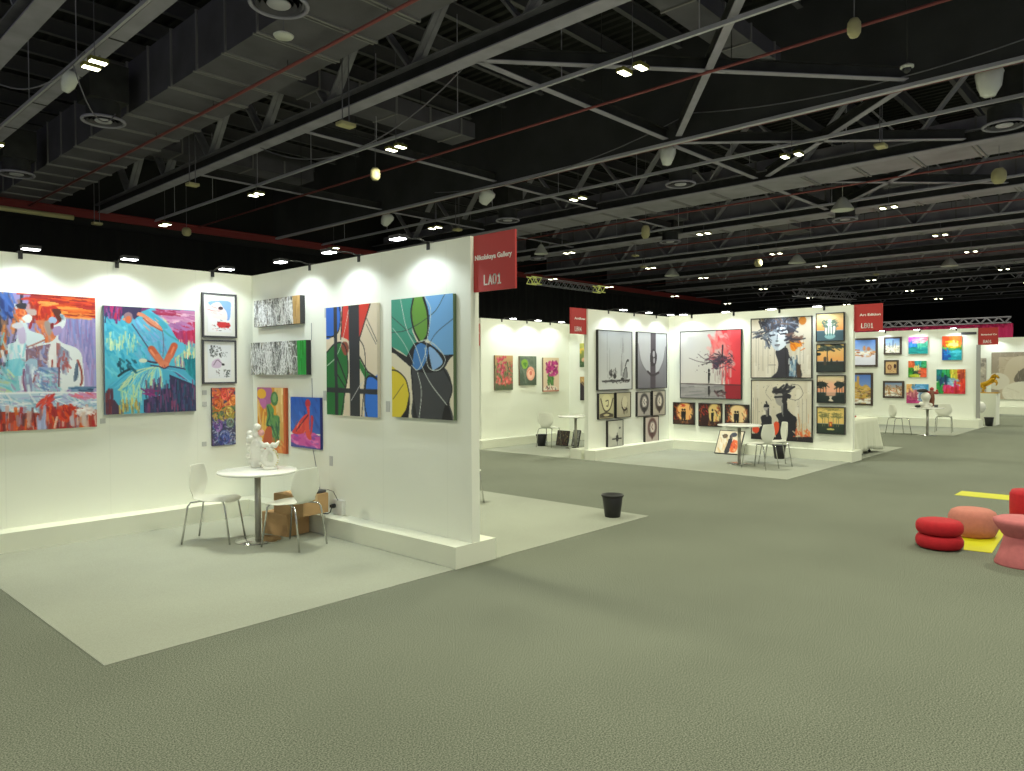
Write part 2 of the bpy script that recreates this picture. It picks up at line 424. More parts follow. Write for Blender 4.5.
# pipes
def pipe(x, z, r, lab, y0=-4, y1=31.3):
    t = thing('sprinkler_pipe', lab, 'sprinkler pipe', (x,0,z), 0, 'red sprinkler pipes')
    MB().tube([(0,y0,0),(0,y1,0)], r, 8).obj('pipe', M['pipe_red'], t)
    y = y0+1.2; hg = None
    while y < y1:
        if hg is None: hg = MB().box(-0.006, 0.006, 0, 0.012, 0, (8.05 if 7 < x < 8.6 else 10.45)-z).obj('hanger', M['steel_black'], t, (0,y,0))
        else:
            c = hg.copy(); COL.objects.link(c); c.location.y = y
        y += 3.24
pipe(7.95, 7.9, 0.035, 'red sprinkler pipe running under the big duct')
pipe(14.2, 8.0, 0.032, 'red sprinkler pipe left of the bulkhead')
pipe(18.03, 7.99, 0.03, 'red sprinkler pipe tucked behind the foot of the bulkhead')
pipe(26.5, 8.1, 0.032, 'red sprinkler pipe in the first far bay')
pipe(33.2, 8.1, 0.032, 'red sprinkler pipe in the second far bay')
pipe(40.2, 8.1, 0.032, 'red sprinkler pipe in the third far bay')
pipe(46.8, 8.1, 0.032, 'red sprinkler pipe in the fourth far bay')
b = MB(); b.box(-10, 62, -0.05, 0.05, 7.74, 8.0); b.box(-10, 62, -0.16, 0.16, 8.0, 8.04)
tag(b.obj('red_beam', M['red_paint'], None, (0, 31.3, 0)), 'long red steel beam along the top of the black far drape', 'steel beam')
tag(MB().tube([(1.5,30.6,7.55),(9.2,30.6,7.55)], 0.09, 10).obj('cream_pipe', M['cream']), 'cream pipe under the red beam at the left edge', 'pipe')

# cables
def cable(a, b, sag, lab):
    pts = []
    for i in range(15):
        t = i/14; p = Vector(a).lerp(Vector(b), t); p.z -= sag*4*t*(1-t); pts.append(p)
    tag(MB().tube(pts, 0.014, 6).obj('cable', M['steel_mid']), lab, 'cable', 'drooping ceiling cables')
cable((5.0,16.5,7.95), (6.3,18.0,7.65), 0.55, 'cable drooping from the pale rail to the round diffuser')
cable((3.9,18.5,8.0), (5.0,15.8,8.0), 0.5, 'cable drooping between the tray and the nearest truss')
cable((10.4,19.0,8.0), (10.6,10.4,8.36), 1.1, 'long cable drooping under the long roof truss')
cable((17.7,20.0,8.2), (17.7,9.8,8.6), 0.5, 'cable looping along the face of the black bulkhead')
cable((17.7,9.8,8.6), (17.7,1.0,8.5), 0.4, 'second cable along the bulkhead face at the right')

# ------------------------------------------------------------------ ceiling lamps (these light the hall)
def lamp_light(x, y, z, power):
    l = bpy.data.lights.new('hall_lamp_light', 'AREA'); l.shape = 'RECTANGLE'; l.size = 0.7; l.size_y = 0.5; l.energy = power; l.color = HALL_COL
    l.spread = math.radians(165)
    o = bpy.data.objects.new('hall_lamp_light', l); COL.objects.link(o); o.location = (x, y, z)
lp = None
for ix, x in enumerate(LAMP_X):
    for iy, y in enumerate(LAMP_Y):
        seen = x > 0 and y > 5 and y > x*0.12-1
        if seen:
            lab = 'twin ceiling lamp, %s from the far drape, %s' % (('first','second','third','fourth')[min(3, 5-iy)], ('over the pale rail top left','left of the bulkhead','just past the bulkhead','in the second far bay','in the third far bay','in the fourth far bay','in the fifth far bay','in the sixth far bay','at the far end')[ix-1])
            if lp is None:
                lp = thing('ceiling_lamp', lab, 'ceiling lamp', (x,y,7.6), 0, 'paired ceiling lamps')
                for s in (-1, 1):
                    lh = MB().box(-0.16, 0.16, -0.09, 0.09, 0.0, 0.07).obj('lamp_housing', M['yellow_metal'], lp, (s*0.0, s*0.19, 0))
                    MB().box(-0.14, 0.14, -0.07, 0.07, -0.012, 0.0).obj('lamp_panel', M['lamp_face'], lh)
                b = MB(); b.box(-0.01, 0.01, -0.3, 0.3, 0.07, 0.10); b.box(-0.006, 0.006, -0.006, 0.006, 0.1, 2.85); b.obj('suspension_rod', M['steel_mid'], lp)
            else: dup(lp, (x,y,7.6), 0, lab)
        if x < 62 and y < 29: lamp_light(x, y, 7.5, HALL_LAMP_W)

# access points / rod hung boxes
def apbox(x, y, z, lab, w=0.34):
    t = thing('hanging_unit', lab, 'ceiling unit', (x,y,z), 0, 'white units hung on rods')
    MB().box(-w/2, w/2, -0.13, 0.13, 0, 0.09).obj('unit_body', M['cream'], t, bevel=0.02)
    b = MB()
    for s in (-1, 1): b.box(s*0.09-0.01, s*0.09+0.01, -0.01, 0.01, 0.09, 10.96-z)
    b.obj('hanging_rods', M['steel_mid'], t)
apbox(9.92, 22.2, 7.4, 'white unit on two rods below the long truss, left of centre')
apbox(9.95, 14.3, 7.4, 'white unit on two rods below the long truss, nearer the camera', 0.4)
apbox(20.3, 21.6, 7.4, 'white unit on two rods just left of the first red sign')
apbox(20.2, 5.8, 7.4, 'white unit on two rods beyond the bulkhead on the right')
apbox(10.0, 30.6, 7.4, 'white unit on two rods against the far black drape')
apbox(34.6, 22.0, 7.4, 'white unit on rods in the third far bay')
apbox(31.5, 20.5, 7.5, 'white unit on rods in the second far bay')
apbox(48.0, 14.0, 7.5, 'white unit on rods far away in the fifth bay')
o = thing('ceiling_disc', 'white round disc fitting hanging under the big duct at the top', 'ceiling disc', (6.6,11.25,7.4))
MB().lathe([(0,0),(0.15,0.0),(0.17,0.03),(0.12,0.06),(0,0.06)], 24).obj('disc', M['white'], o)
MB().tube([(0,0,0.06),(0,0,0.65)], 0.01, 6).obj('stem', M['steel_mid'], o)
def ball(x, y, z, r, lab, tall=1.0):
    t = thing('pendant_speaker', lab, 'pendant speaker', (x,y,z), 0, 'cream pendant speakers')
    prof = [(0, -r*tall), (r*0.6, -r*tall*0.9), (r*0.95, -r*tall*0.5), (r, 0), (r*0.95, r*tall*0.5), (r*0.6, r*tall*0.9), (0, r*tall)]
    MB().lathe(prof, 18).obj('speaker_body', M['cream'], t)
    MB().tube([(0,0,r*tall*0.95),(0,0,10.96-z)], 0.008, 5).obj('drop_wire', M['steel_mid'], t)
ball(12.48, 28.5, 7.2, 0.17, 'round cream speaker hanging at the far drape above the left booth')
ball(12.43, 16.5, 7.2, 0.14, 'round cream speaker hanging from a wire, centre left', 1.3)
ball(12.38, 3.96, 7.2, 0.105, 'cream cylindrical speaker hanging at the top right', 1.5)
ball(24.85, 15.7, 7.2, 0.17, 'cream speaker hanging beyond the bulkhead, centre', 1.6)
ball(36.0, 16.1, 7.2, 0.2, 'cream speaker hanging in the third far bay')
ball(24.6, 3.97, 7.2, 0.19, 'cream speaker hanging beyond the bulkhead at the right edge', 1.2)
o = thing('dome_camera', 'white dome camera at the bulkhead, top right', 'dome camera', (16.6,4.28,7.9))
MB().lathe([(0.1,0.0),(0.13,0.02),(0.13,0.06),(0.05,0.1),(0.0,0.1)], 20).obj('mount', M['white'], o)
MB().sphere((0,0,0.0), 0.085).obj('lens_dome', M['dome_glass'], o); MB().tube([(0,0,0.09),(0,0,3.06)], 0.012, 6).obj('drop_stem', M['steel_black'], o)
def foil(x, y, z, r, h, lab, tilt=0.2):
    prof = [(0,-h), (r*0.55,-h*0.93), (r*0.85,-h*0.6), (r,-h*0.2), (r*0.92,0.0), (r*0.5,0.05), (0,0.05)]
    b = MB(); b.lathe(prof, 22)
    if x > 10: b.tube([(-0.50,0,-0.06),(0,0,0.0)], 0.016, 6)
    b.v = [(vx*(1+0.08*math.sin(13*vz+5*math.atan2(vy,vx))), vy*(1+0.08*math.sin(13*vz+5*math.atan2(vy,vx))), vz) for vx,vy,vz in b.v]
    o = b.obj('wrapped_fitting', M['foil'], None, (x,y,z)); o.rotation_euler = (tilt, 0.2, 0)
    tag(o, lab, 'wrapped fitting', 'ceiling fittings wrapped in clear plastic')
foil(5.10, 16.9, 7.9, 0.15, 0.42, 'plastic wrapped fitting hanging under the pale rail, top left', 0.7)
foil(18.44, 23.6, 8.05, 0.24, 0.5, 'plastic wrapped fitting under the bulkhead rail above the left booth wall', 0.5)
foil(18.44, 18.0, 8.05, 0.26, 0.52, 'plastic wrapped fitting under the bulkhead rail above the first sign', 0.5)
foil(18.44, 10.9, 8.05, 0.22, 0.5, 'plastic wrapped fitting under the bulkhead rail, top centre', 0.0)
foil(18.44, 3.15, 8.12, 0.26, 0.62, 'plastic wrapped fitting under the bulkhead rail at the right edge', 0.0)
def hood(x, y, z, lab, r=0.34):
    b = MB(); b.lathe([(r,0),(r*0.95,0.05),(r*0.4,0.38),(r*0.2,0.46),(0,0.46)], 20); b.tube([(0,0,0.45),(0,0,10.96-z)], 0.01, 5)
    tag(b.obj('bell_lamp', M['white'], None, (x,y,z)), lab, 'bell lamp', 'white bell shaped lamps')
hood(27.6, 23.4, 7.5, 'white bell lamp just right of the first red sign')
hood(39.5, 23.1, 7.5, 'white bell lamp in the third far bay near the far wall', 0.45)
hood(27.6, 9.2, 7.5, 'white bell lamp in the first far bay on the right', 0.4)
hood(39.5, 15.5, 7.5, 'white bell lamp in the third far bay, middle', 0.45)
hood(47.5, 10, 7.6, 'white bell lamp far off on the right', 0.45)

# small lattice trusses
def lattice(p0, p1, s, lab, name='lattice_truss', m='alu', yellow=False):
    t = thing(name, lab, 'lattice truss', p0, math.atan2(p1[1]-p0[1], p1[0]-p0[0]))
    L = math.hypot(p1[0]-p0[0], p1[1]-p0[1]); b = MB()
    for a in (-s/2, s/2):
        for c in (0, s): b.tube([(0,a,c),(L,a,c)], 0.028, 6)
    b.obj('main_tubes', M[m], t)
    b = MB(); x = 0; st = s*0.9; k = 0
    while x+st <= L+0.01:
        for a in (-s/2, s/2): b.tube([(x,a,0 if k%2 else s),(x+st,a,s if k%2 else 0)], 0.016, 5)
        b.tube([(x,-s/2,0),(x+st,s/2,0)], 0.016, 5); x += st; k += 1
    b.obj('lacing', M[m], t)
    if p0[2] > 5:
        for x in (0.5, L-0.5): MB().tube([(x,0,s),(x,0,10.96-p0[2])], 0.012, 5).obj('suspension_rod', M['steel_black'], t)
    if yellow:
        for x in (0.0, L-0.9):
            c = MB()
            for a in (-s/2, s/2):
                for q in (0, s): c.tube([(x,a,q),(x+0.9,a,q)], 0.034, 6)
                for k in range(3): c.tube([(x+0.3*k,a,s*(k % 2)),(x+0.3*k+0.3,a,s*(1-k % 2))], 0.026, 5)
            c.obj('yellow_lit_end', M['yellow_lit_glow'], t)
M['yellow_lit_glow'] = emis('yellow_lit_glow', (0.8, 0.85, 0.25), 0.25)  # yellow light on the truss ends put in as glow, no lamp there
lattice((33.1, 29.0, 7.0), (40.6, 29.0, 7.0), 0.4, 'aluminium lattice truss with yellow lit ends before the far drape', yellow=True)
lattice((52, 20.5, 7.0), (58, 18.5, 7.0), 0.5, 'pale lattice truss hanging far off above the middle booth')
lattice((40, 5.95, 3.88), (40, 12.5, 3.88), 0.26, 'lattice truss carrying the magenta drape behind the far booth', m='steel_mid')
b = MB(); n = 160
for i in range(n):
    y0 = 5.86+7.0*i/n; y1 = 5.86+7.0*(i+1)/n; f = lambda k: 0.05*math.sin(k*0.9)
    b.add([(f(i),y0,0.01),(f(i+1),y1,0.01),(f(i+1),y1,3.84),(f(i),y0,3.84)], [(0,3,2,1)], True)
tag(b.obj('magenta_drape', M['magenta'], None, (40,0,0)), 'pleated magenta drape hanging on a lattice truss behind the far booth', 'drape')

# ------------------------------------------------------------------ booth walls, plinths, booth floors
H = 3.0; HP = 0.2
def wall(name, *a): return struct(MB().box(*a).obj(name, M['wall']))
def base(name, *a): return struct(MB().box(*a).obj(name, M['plinth']))
def bfloor(name, *a): return struct(MB().box(*a, 0.0, 0.006).obj(name, M['booth_carpet']))
bfloor('floor_booth_left', 1.57, 7.67, 4.80, 8.8)
bfloor('floor_booth_middle', 11.67, 18.19, 4.73, 8.8)
bfloor('floor_booth_rear', 11.67, 18.19, 8.8, 12.0)
bfloor('floor_booth_far', 22.2, 28.3, 4.55, 8.8)
bfloor('floor_booth_end', 33.2, 40, 3.0, 9)
wall('wall_left_back', 0.2, 7.6, 8.795, 8.895, 0, H)
wall('wall_left_side', 4.675, 4.778, 4.804, 8.795, 0, H)
base('baseboard_left_back', 1.2, 4.675, 8.53, 8.795, 0.006, HP)
base('baseboard_left_back_right', 4.778, 7.67, 8.53, 8.795, 0.006, HP)
base('baseboard_left_side', 4.462, 4.979, 4.797, 8.53, 0.0, HP-0.001)
wall('wall_middle_back', 11.803, 18.1, 8.79, 8.89, 0, H)
wall('wall_middle_side', 14.887, 14.99, 4.75, 8.79, 0, H+0.015)
base('baseboard_middle_back', 11.68, 14.887, 8.53, 8.79, 0.006, HP)
base('baseboard_middle_back_right', 14.99, 18.1, 8.53, 8.79, 0.006, HP)
base('baseboard_middle_side', 14.66, 15.22, 4.69, 8.53, 0, HP)
base('baseboard_middle_rear', 11.68, 15.0, 8.89, 9.15, 0.006, HP)
wall('wall_rear_back', 12.0, 18.1, 12.0, 12.1, 0, H)
wall('wall_rear_side', 15.28, 15.38, 8.89, 12.0, 0, H)
base('baseboard_rear_back', 11.72, 15.28, 11.72, 12.0, 0.006, HP)
base('baseboard_rear_side', 15.02, 15.28, 9.15, 11.72, 0.006, HP)
wall('wall_far_side', 25.66, 25.78, 4.64, 9.2, 0, H)
base('baseboard_far_side', 25.40, 26.0, 4.55, 9.2, 0, HP+0.05)
wall('wall_far_back', 22.3, 28.3, 9.2, 9.3, 0, H)
wall('wall_end_side', 34.3, 34.42, 2.6, 9.4, 0, H)
base('baseboard_end_side', 33.9, 34.3, 2.6, 9.4, 0.012, 0.3)

# ------------------------------------------------------------------ red gallery signs
GL = {'L':[[(0,1),(0,0),(0.85,0)]], 'A':[[(0,0),(0.5,1),(1,0)],[(0.2,0.33),(0.8,0.33)]], 'B':[[(0,0),(0,1),(0.65,1),(0.85,0.87),(0.85,0.67),(0.65,0.54),(0,0.54)],[(0.65,0.54),(0.95,0.4),(0.95,0.14),(0.7,0),(0,0)]],
      'R':[[(0,0),(0,1),(0.65,1),(0.9,0.85),(0.9,0.65),(0.65,0.5),(0,0.5)],[(0.5,0.5),(0.95,0)]], '0':[[(0.3,0),(0.05,0.2),(0.05,0.8),(0.3,1),(0.65,1),(0.9,0.8),(0.9,0.2),(0.65,0),(0.3,0)]],
      '1':[[(0.2,0.78),(0.55,1),(0.55,0)],[(0.2,0),(0.9,0)]], '3':[[(0.05,0.9),(0.3,1),(0.7,1),(0.9,0.8),(0.75,0.55),(0.4,0.53)],[(0.75,0.55),(0.92,0.3),(0.7,0),(0.3,0),(0.03,0.1)]], '4':[[(0.7,0),(0.7,1),(0.03,0.28),(1,0.28)]]}
def glyphs(code, parent, x0, z0, width, hh):
    b = MB(); n = len(code); cw = width/n; k = 0.72
    for i, c in enumerate(code):
        for st in GL[c]:
            P = [(x0+i*cw+px*cw*k, -0.0135, z0+pz*hh) for px, pz in st]
            for a, d in zip(P[:-1], P[1:]):
                a = Vector(a); d = Vector(d); e = (d-a).normalized()*0.0055; b.beam(a-e, d+e, 0.013, 0.002, (0,1,0))
    return b.obj('sign_number', M['letter'], parent)
def sign(loc, rotz, name_txt, code, lab, w=0.51, h=0.51, tx=0.02):
    t = thing('gallery_sign', lab, 'sign', loc, rotz)
    MB().box(0, w, -0.012, 0.012, 0, h).obj('sign_board', M['sign_red'], t)
    text('sign_text', name_txt, 0.062, M['letter'], t, (tx, -0.0135, h*0.56), (PI/2,0,0), 0.0014, w-tx-0.035)
    glyphs(code, t, w*0.27, h*0.115, w*0.43, 0.082)
sign((4.727, 4.804, 2.492), -PI/2, 'Nikolskaya Gallery', 'LA01', 'red sign reading Nikolskaya Gallery LA01 at the end of the left booth wall')
sign((14.94, 4.75, 2.51), -PI/2, 'Art Edition', 'LB01', 'red square sign marked LB01 at the end of the middle booth wall', tx=0.1)
sign((11.29, 8.84, 2.494), 0, 'Artflow', 'LB04', 'red sign on the left end of the wall with grey ink pictures', tx=0.12)
sign((25.72, 4.64, 2.49), -PI/2, 'Botanical Co', 'RA01', 'red sign marked RA01 beside the magenta drape', tx=0.08)
sign((11.52, 12.05, 2.36), 0, 'Art', 'LB03', 'red sign mostly hidden behind the left booth wall end', tx=0.12)

# ------------------------------------------------------------------ exhibition spotlights
def spot_lamp(x, y, face, lab, first=[None]):
    # face: 'y' the wall faces -y ; 'x' the wall faces -x ; loc = point on the wall's top edge
    rz = 0 if face == 'y' else -PI/2
    if first[0] is None:
        t = thing('wall_spotlight', lab, 'spotlight', (x,y,3.0), rz, 'spotlights on arms along the booth walls')
        b = MB(); b.box(-0.02, 0.02, -0.01, 0.05, -0.06, 0.02); b.tube([(0,0.0,0.0),(0,-0.12,0.03),(0,-0.34,0.015)], 0.008, 6); b.obj('arm', M['black'], t)
        b = MB(); b.box(-0.08, 0.08, -0.42, -0.32, -0.002, 0.03); lh = b.obj('lamp_head', M['black'], t)
        b = MB(); b.box(-0.072, 0.072, -0.412, -0.328, -0.01, -0.001); b.obj('lamp_panel', M['spot_face'], lh)
        first[0] = t
    else: dup(first[0], (x,y,3.0), rz, lab)
    l = bpy.data.lights.new('spot_light', 'SPOT'); l.energy = SPOT_W; l.color = SPOT_COL; l.spot_size = math.radians(132); l.spot_blend = 0.5; l.shadow_soft_size = 0.07
    o = bpy.data.objects.new('spot_light', l); COL.objects.link(o)
    dx, dy = (0, -0.37) if face == 'y' else (-0.37, 0)
    o.location = (x+dx, y+dy, 2.975)
    v = Vector((-dx*0.75, -dy*0.75, -1.0))
    o.rotation_euler = v.to_track_quat('-Z', 'Y').to_euler()
for x, l in ((2.15,'spotlight above the two dancers painting'),(3.07,'spotlight above the blue tutu painting'),(4.16,'spotlight above the two framed drawings')): spot_lamp(x, 8.795, 'y', 'white '+l)
for y, l in ((7.45,'over the two long scribble boxes'),(6.5,'over the wall next to the tall stained glass canvas'),(5.38,'over the blue and green abstract canvas')): spot_lamp(4.675, y, 'x', 'side wall spotlight '+l)
for x, l in ((12.5,'above the still life ink picture'),(13.45,'between the two grey ink pictures'),(14.35,'above the grey picture with a dark stripe')): spot_lamp(x, 8.79, 'y', 'spotlight '+l)
for y, l in ((8.2,'above the left half of the red tree painting'),(7.2,'above the right half of the red tree painting'),(6.2,'above the ink portrait'),(5.3,'above the column of palm pictures')): spot_lamp(14.887, y, 'x', 'spotlight '+l)
for x, l in ((12.7,'above the red tulip canvas'),(13.6,'above the peach rose canvas'),(14.5,'above the magenta bouquet canvas')): spot_lamp(x, 12.0, 'y', 'spotlight '+l)
for y, l in ((8.4,'above the town pictures, hidden side'),(7.2,'above the small harbour picture'),(6.2,'above the pink and green abstract'),(5.2,'above the rainbow abstract')): spot_lamp(25.66, y, 'x', 'spotlight '+l)
for y, l in ((7.2,'in the end booth, hidden side'),(5.6,'above the beige arch picture'),(4.2,'at the right edge of the end booth')): spot_lamp(34.3, y, 'x', 'spotlight '+l)
for x, l in ((5.6,'left'),(6.6,'right')): spot_lamp(x, 8.795, 'y', 'spotlight hidden behind the left booth wall, '+l)
spot_lamp(16.4, 8.79, 'y', 'spotlight behind the middle booth wall')
# ==ART==
# ------------------------------------------------------------------ paintings (brush strokes rasterised onto a fine mesh grid)
class Paint:
    def __init__(s, w, h, asp, bg):
        s.w, s.h = w*2, h*2; s.asp = asp
        yy, xx = np.mgrid[0:s.h, 0:s.w]; s.x = (xx+0.5)/s.w; s.y = (yy+0.5)/s.h
        s.a = np.zeros((s.h, s.w, 3)); s.a[:] = np.array(bg)/255.0
    def _bb(s, x0, x1, y0, y1):
        i0 = max(0, int(y0*s.h)-1); i1 = min(s.h, int(y1*s.h)+2); j0 = max(0, int(x0*s.w)-1); j1 = min(s.w, int(x1*s.w)+2)
        return (slice(i0, max(i1, i0)), slice(j0, max(j1, j0)))
    def _mix(s, sl, m, c, al):
        m = (m*al)[..., None]; s.a[sl] = s.a[sl]*(1-m) + np.array(c)/255.0*m
    def poly(s, pts, c, al=1.0):
        P = np.array(pts, float); sl = s._bb(P[:,0].min(), P[:,0].max(), P[:,1].min(), P[:,1].max()); X = s.x[sl]; Y = s.y[sl]
        if X.size == 0: return s
        ins = np.zeros(X.shape, bool)
        for i in range(len(P)):
            x0, y0 = P[i-1]; x1, y1 = P[i]
            if y0 == y1: continue
            ins ^= ((y0 > Y) != (y1 > Y)) & (X < (x1-x0)*(Y-y0)/(y1-y0)+x0)
        s._mix(sl, ins.astype(float), c, al); return s
    def curve(s, pts, c, al=1.0, n=10):
        P = [np.array(p, float) for p in pts]; N = len(P); out = []
        for i in range(N):
            a, b, d, e = P[i-1], P[i], P[(i+1) % N], P[(i+2) % N]
            for k in range(n):
                t = k/n; out.append(0.5*((2*b)+(-a+d)*t+(2*a-5*b+4*d-e)*t*t+(-a+3*b-3*d+e)*t**3))
        return s.poly(out, c, al)
    def ell(s, cx, cy, rx, ry, c, al=1.0, rot=0.0, soft=0.0):
        R = max(rx, ry*1.0)*1.3+0.02; R2 = max(rx/s.asp if s.asp < 1 else rx, ry)*1.5+0.02
        R = R2 = max(rx, ry)*(1.6 if rot else 1.1)+0.02
        if soft: R = R2 = R*(1+soft)
        sl = s._bb(cx-R, cx+R, cy-R2, cy+R2); X = s.x[sl]-cx; Y = s.y[sl]-cy
        if X.size == 0: return s
        cr, sr = math.cos(rot), math.sin(rot); u = (X*cr+Y*sr)/rx; v = (-X*sr+Y*cr)/ry; d = np.sqrt(u*u+v*v)
        m = np.clip((1+soft-d)/soft, 0, 1) if soft else (d < 1).astype(float)
        s._mix(sl, m, c, al); return s
    def line(s, pts, w, c, al=1.0, soft=0.3):
        for (x0, y0), (x1, y1) in zip(pts[:-1], pts[1:]):
            sl = s._bb(min(x0,x1)-w*2, max(x0,x1)+w*2, min(y0,y1)-w*2, max(y0,y1)+w*2); X = (s.x[sl])*s.asp; Y = s.y[sl]
            if X.size == 0: continue
            ax, ay, bx, by = x0*s.asp, y0, x1*s.asp, y1; dx, dy = bx-ax, by-ay; L = dx*dx+dy*dy+1e-9
            t = np.clip(((X-ax)*dx+(Y-ay)*dy)/L, 0, 1); d = np.hypot(X-ax-t*dx, Y-ay-t*dy)
            s._mix(sl, np.clip((w-d)/(w*soft)+0.5, 0, 1), c, al)
        return s
    def arc(s, pts, w, c, al=1.0, n=8):
        P = [np.array(p, float) for p in pts]; P = [2*P[0]-P[1]]+P+[2*P[-1]-P[-2]]; out = []
        for i in range(1, len(P)-2):
            a, b, d, e = P[i-1], P[i], P[i+1], P[i+2]
            for k in range(n+1):
                t = k/n; q = 0.5*((2*b)+(-a+d)*t+(2*a-5*b+4*d-e)*t*t+(-a+3*b-3*d+e)*t**3); out.append((q[0], q[1]))
        return s.line(out, w, c, al)
    def grad(s, c0, c1, y0=0.0, y1=1.0, x0=0.0, x1=1.0, horiz=False):
        sl = s._bb(x0, x1-2/s.w, y0, y1-2/s.h); t = (s.x[sl]-x0)/(x1-x0) if horiz else (s.y[sl]-y0)/(y1-y0); t = np.clip(t, 0, 1)[..., None]
        s.a[sl] = np.array(c0)/255*(1-t)+np.array(c1)/255*t; return s
    def brush(s, n, box, cols, ln, w, ang=0.0, dang=0.3, al=0.8):
        x0, y0, x1, y1 = box
        for i in range(n):
            x = RNG.uniform(x0, x1); y = RNG.uniform(y0, y1); a = ang+RNG.uniform(-dang, dang); L = ln*RNG.uniform(0.4, 1.3)
            c = np.array(cols[RNG.randint(len(cols))])+RNG.uniform(-14, 14)
            s.line([(x-math.cos(a)*L/2/s.asp, y-math.sin(a)*L/2), (x+math.cos(a)*L/2/s.asp, y+math.sin(a)*L/2)], w*RNG.uniform(0.5, 1.3), np.clip(c, 0, 255), al)
        return s
    def specks(s, n, box, cols, r, al=0.8):
        x0, y0, x1, y1 = box
        for i in range(n):
            k = RNG.uniform(0.4, 1.4)
            s.ell(RNG.uniform(x0, x1), RNG.uniform(y0, y1), r*k/s.asp, r*k, cols[RNG.randint(len(cols))], al)
        return s
    def out(s):
        a = np.clip(s.a, 0, 1).reshape(s.h//2, 2, s.w//2, 2, 3).mean((1, 3))
        return np.where(a <= 0.04045, a/12.92, ((a+0.055)/1.055)**2.4)
def canvas_mesh(w, h, d, img, side=(225, 222, 212), y_in=0.0):
    # w x h panel, front at y=-d, back at y=y_in ; image painted on the front grid
    ih, iw, _ = img.shape
    nx, nz = iw+1, ih+1
    xs = np.linspace(-w/2, w/2, nx); zs = np.linspace(h, 0, nz)
    X, Z = np.meshgrid(xs, zs); V = np.stack([X.ravel(), np.full(X.size, -d), Z.ravel()], 1)
    i, j = np.meshgrid(np.arange(ih), np.arange(iw), indexing='ij'); a = (i*nx+j).ravel()
    F = np.stack([a, a+nx, a+nx+1, a+1], 1)
    P = np.array([(-w/2,-d,0),(w/2,-d,0),(w/2,-d,h),(-w/2,-d,h),(-w/2,y_in,0),(w/2,y_in,0),(w/2,y_in,h),(-w/2,y_in,h)]); o = len(V)
    B = np.array([(0,4,5,1),(1,5,6,2),(2,6,7,3),(3,7,4,0),(4,7,6,5)])+o
    me = bpy.data.meshes.new('canvas'); me.from_pydata(np.vstack([V, P]).tolist(), [], np.vstack([F, B]).tolist())
    me.update()
    at = me.attributes.new('art', 'FLOAT_COLOR', 'CORNER'); col = np.ones((len(me.loops), 4), np.float32)
    col[:len(F)*4, :3] = np.repeat(img.reshape(-1, 3), 4, axis=0)
    sd = np.array(lin(side)); col[len(F)*4:, :3] = sd
    at.data.foreach_set('color', col.ravel()); me.materials.append(M['art']); return me
def frame_mb(w, h, t, d, back=0.0):
    b = MB()
    b.box(-w/2, w/2, -d, back, h-t, h); b.box(-w/2, w/2, -d, back, 0, t); b.box(-w/2, -w/2+t, -d, back, t, h-t); b.box(w/2-t, w/2, -d, back, t, h-t); return b
WALLPOS = {'LA': ('y', 8.795), 'LB': ('x', 4.675), 'ME': ('y', 8.79), 'MF': ('x', 14.887), 'FG': ('x', 25.66), 'RC': ('y', 12.0), 'RD': ('x', 15.28), 'EH': ('x', 34.3)}
def hang(name, label, cat, wl, a0, a1, z0, z1, paint, res, depth=0.035, frame=None, mat_border=None, side=(225,222,212), group=None, gap=0.003):
    ax, c = WALLPOS[wl]; w = abs(a1-a0); h = z1-z0; mid = (a0+a1)/2
    loc = (mid, c-gap, z0) if ax == 'y' else (c-gap, mid, z0); rz = 0 if ax == 'y' else -PI/2
    iw, ih = res
    def mk(cw, ch):
        p = Paint(iw, ih, cw/ch, (235, 232, 225)); paint(p); return p.out()
    if frame is None:
        o = bpy.data.objects.new(name, canvas_mesh(w, h, depth, mk(w, h), side)); COL.objects.link(o); o.location = loc; o.rotation_euler.z = rz
        return tag(o, label, cat, group)
    fm, ft, fd = frame
    t = thing(name, label, cat, loc, rz, group)
    frame_mb(w, h, ft, fd).obj('frame', M[fm], t)
    cw, ch = w-2*ft, h-2*ft
    if mat_border:
        b = MB(); b.box(-cw/2, cw/2, -fd*0.5, 0, ft, ft+ch); mbo = b.obj('mount_board', M['white'], t)
        mb = mat_border; o = bpy.data.objects.new('picture', canvas_mesh(cw-2*mb, ch-2*mb, fd*0.5+0.002, mk(cw-2*mb, ch-2*mb), side, -fd*0.5)); COL.objects.link(o); o.parent = mbo; o.location.z = ft+mb
    else:
        o = bpy.data.objects.new('picture', canvas_mesh(cw, ch, fd*0.82, mk(cw, ch), side)); COL.objects.link(o); o.parent = t; o.location.z = ft
    return t

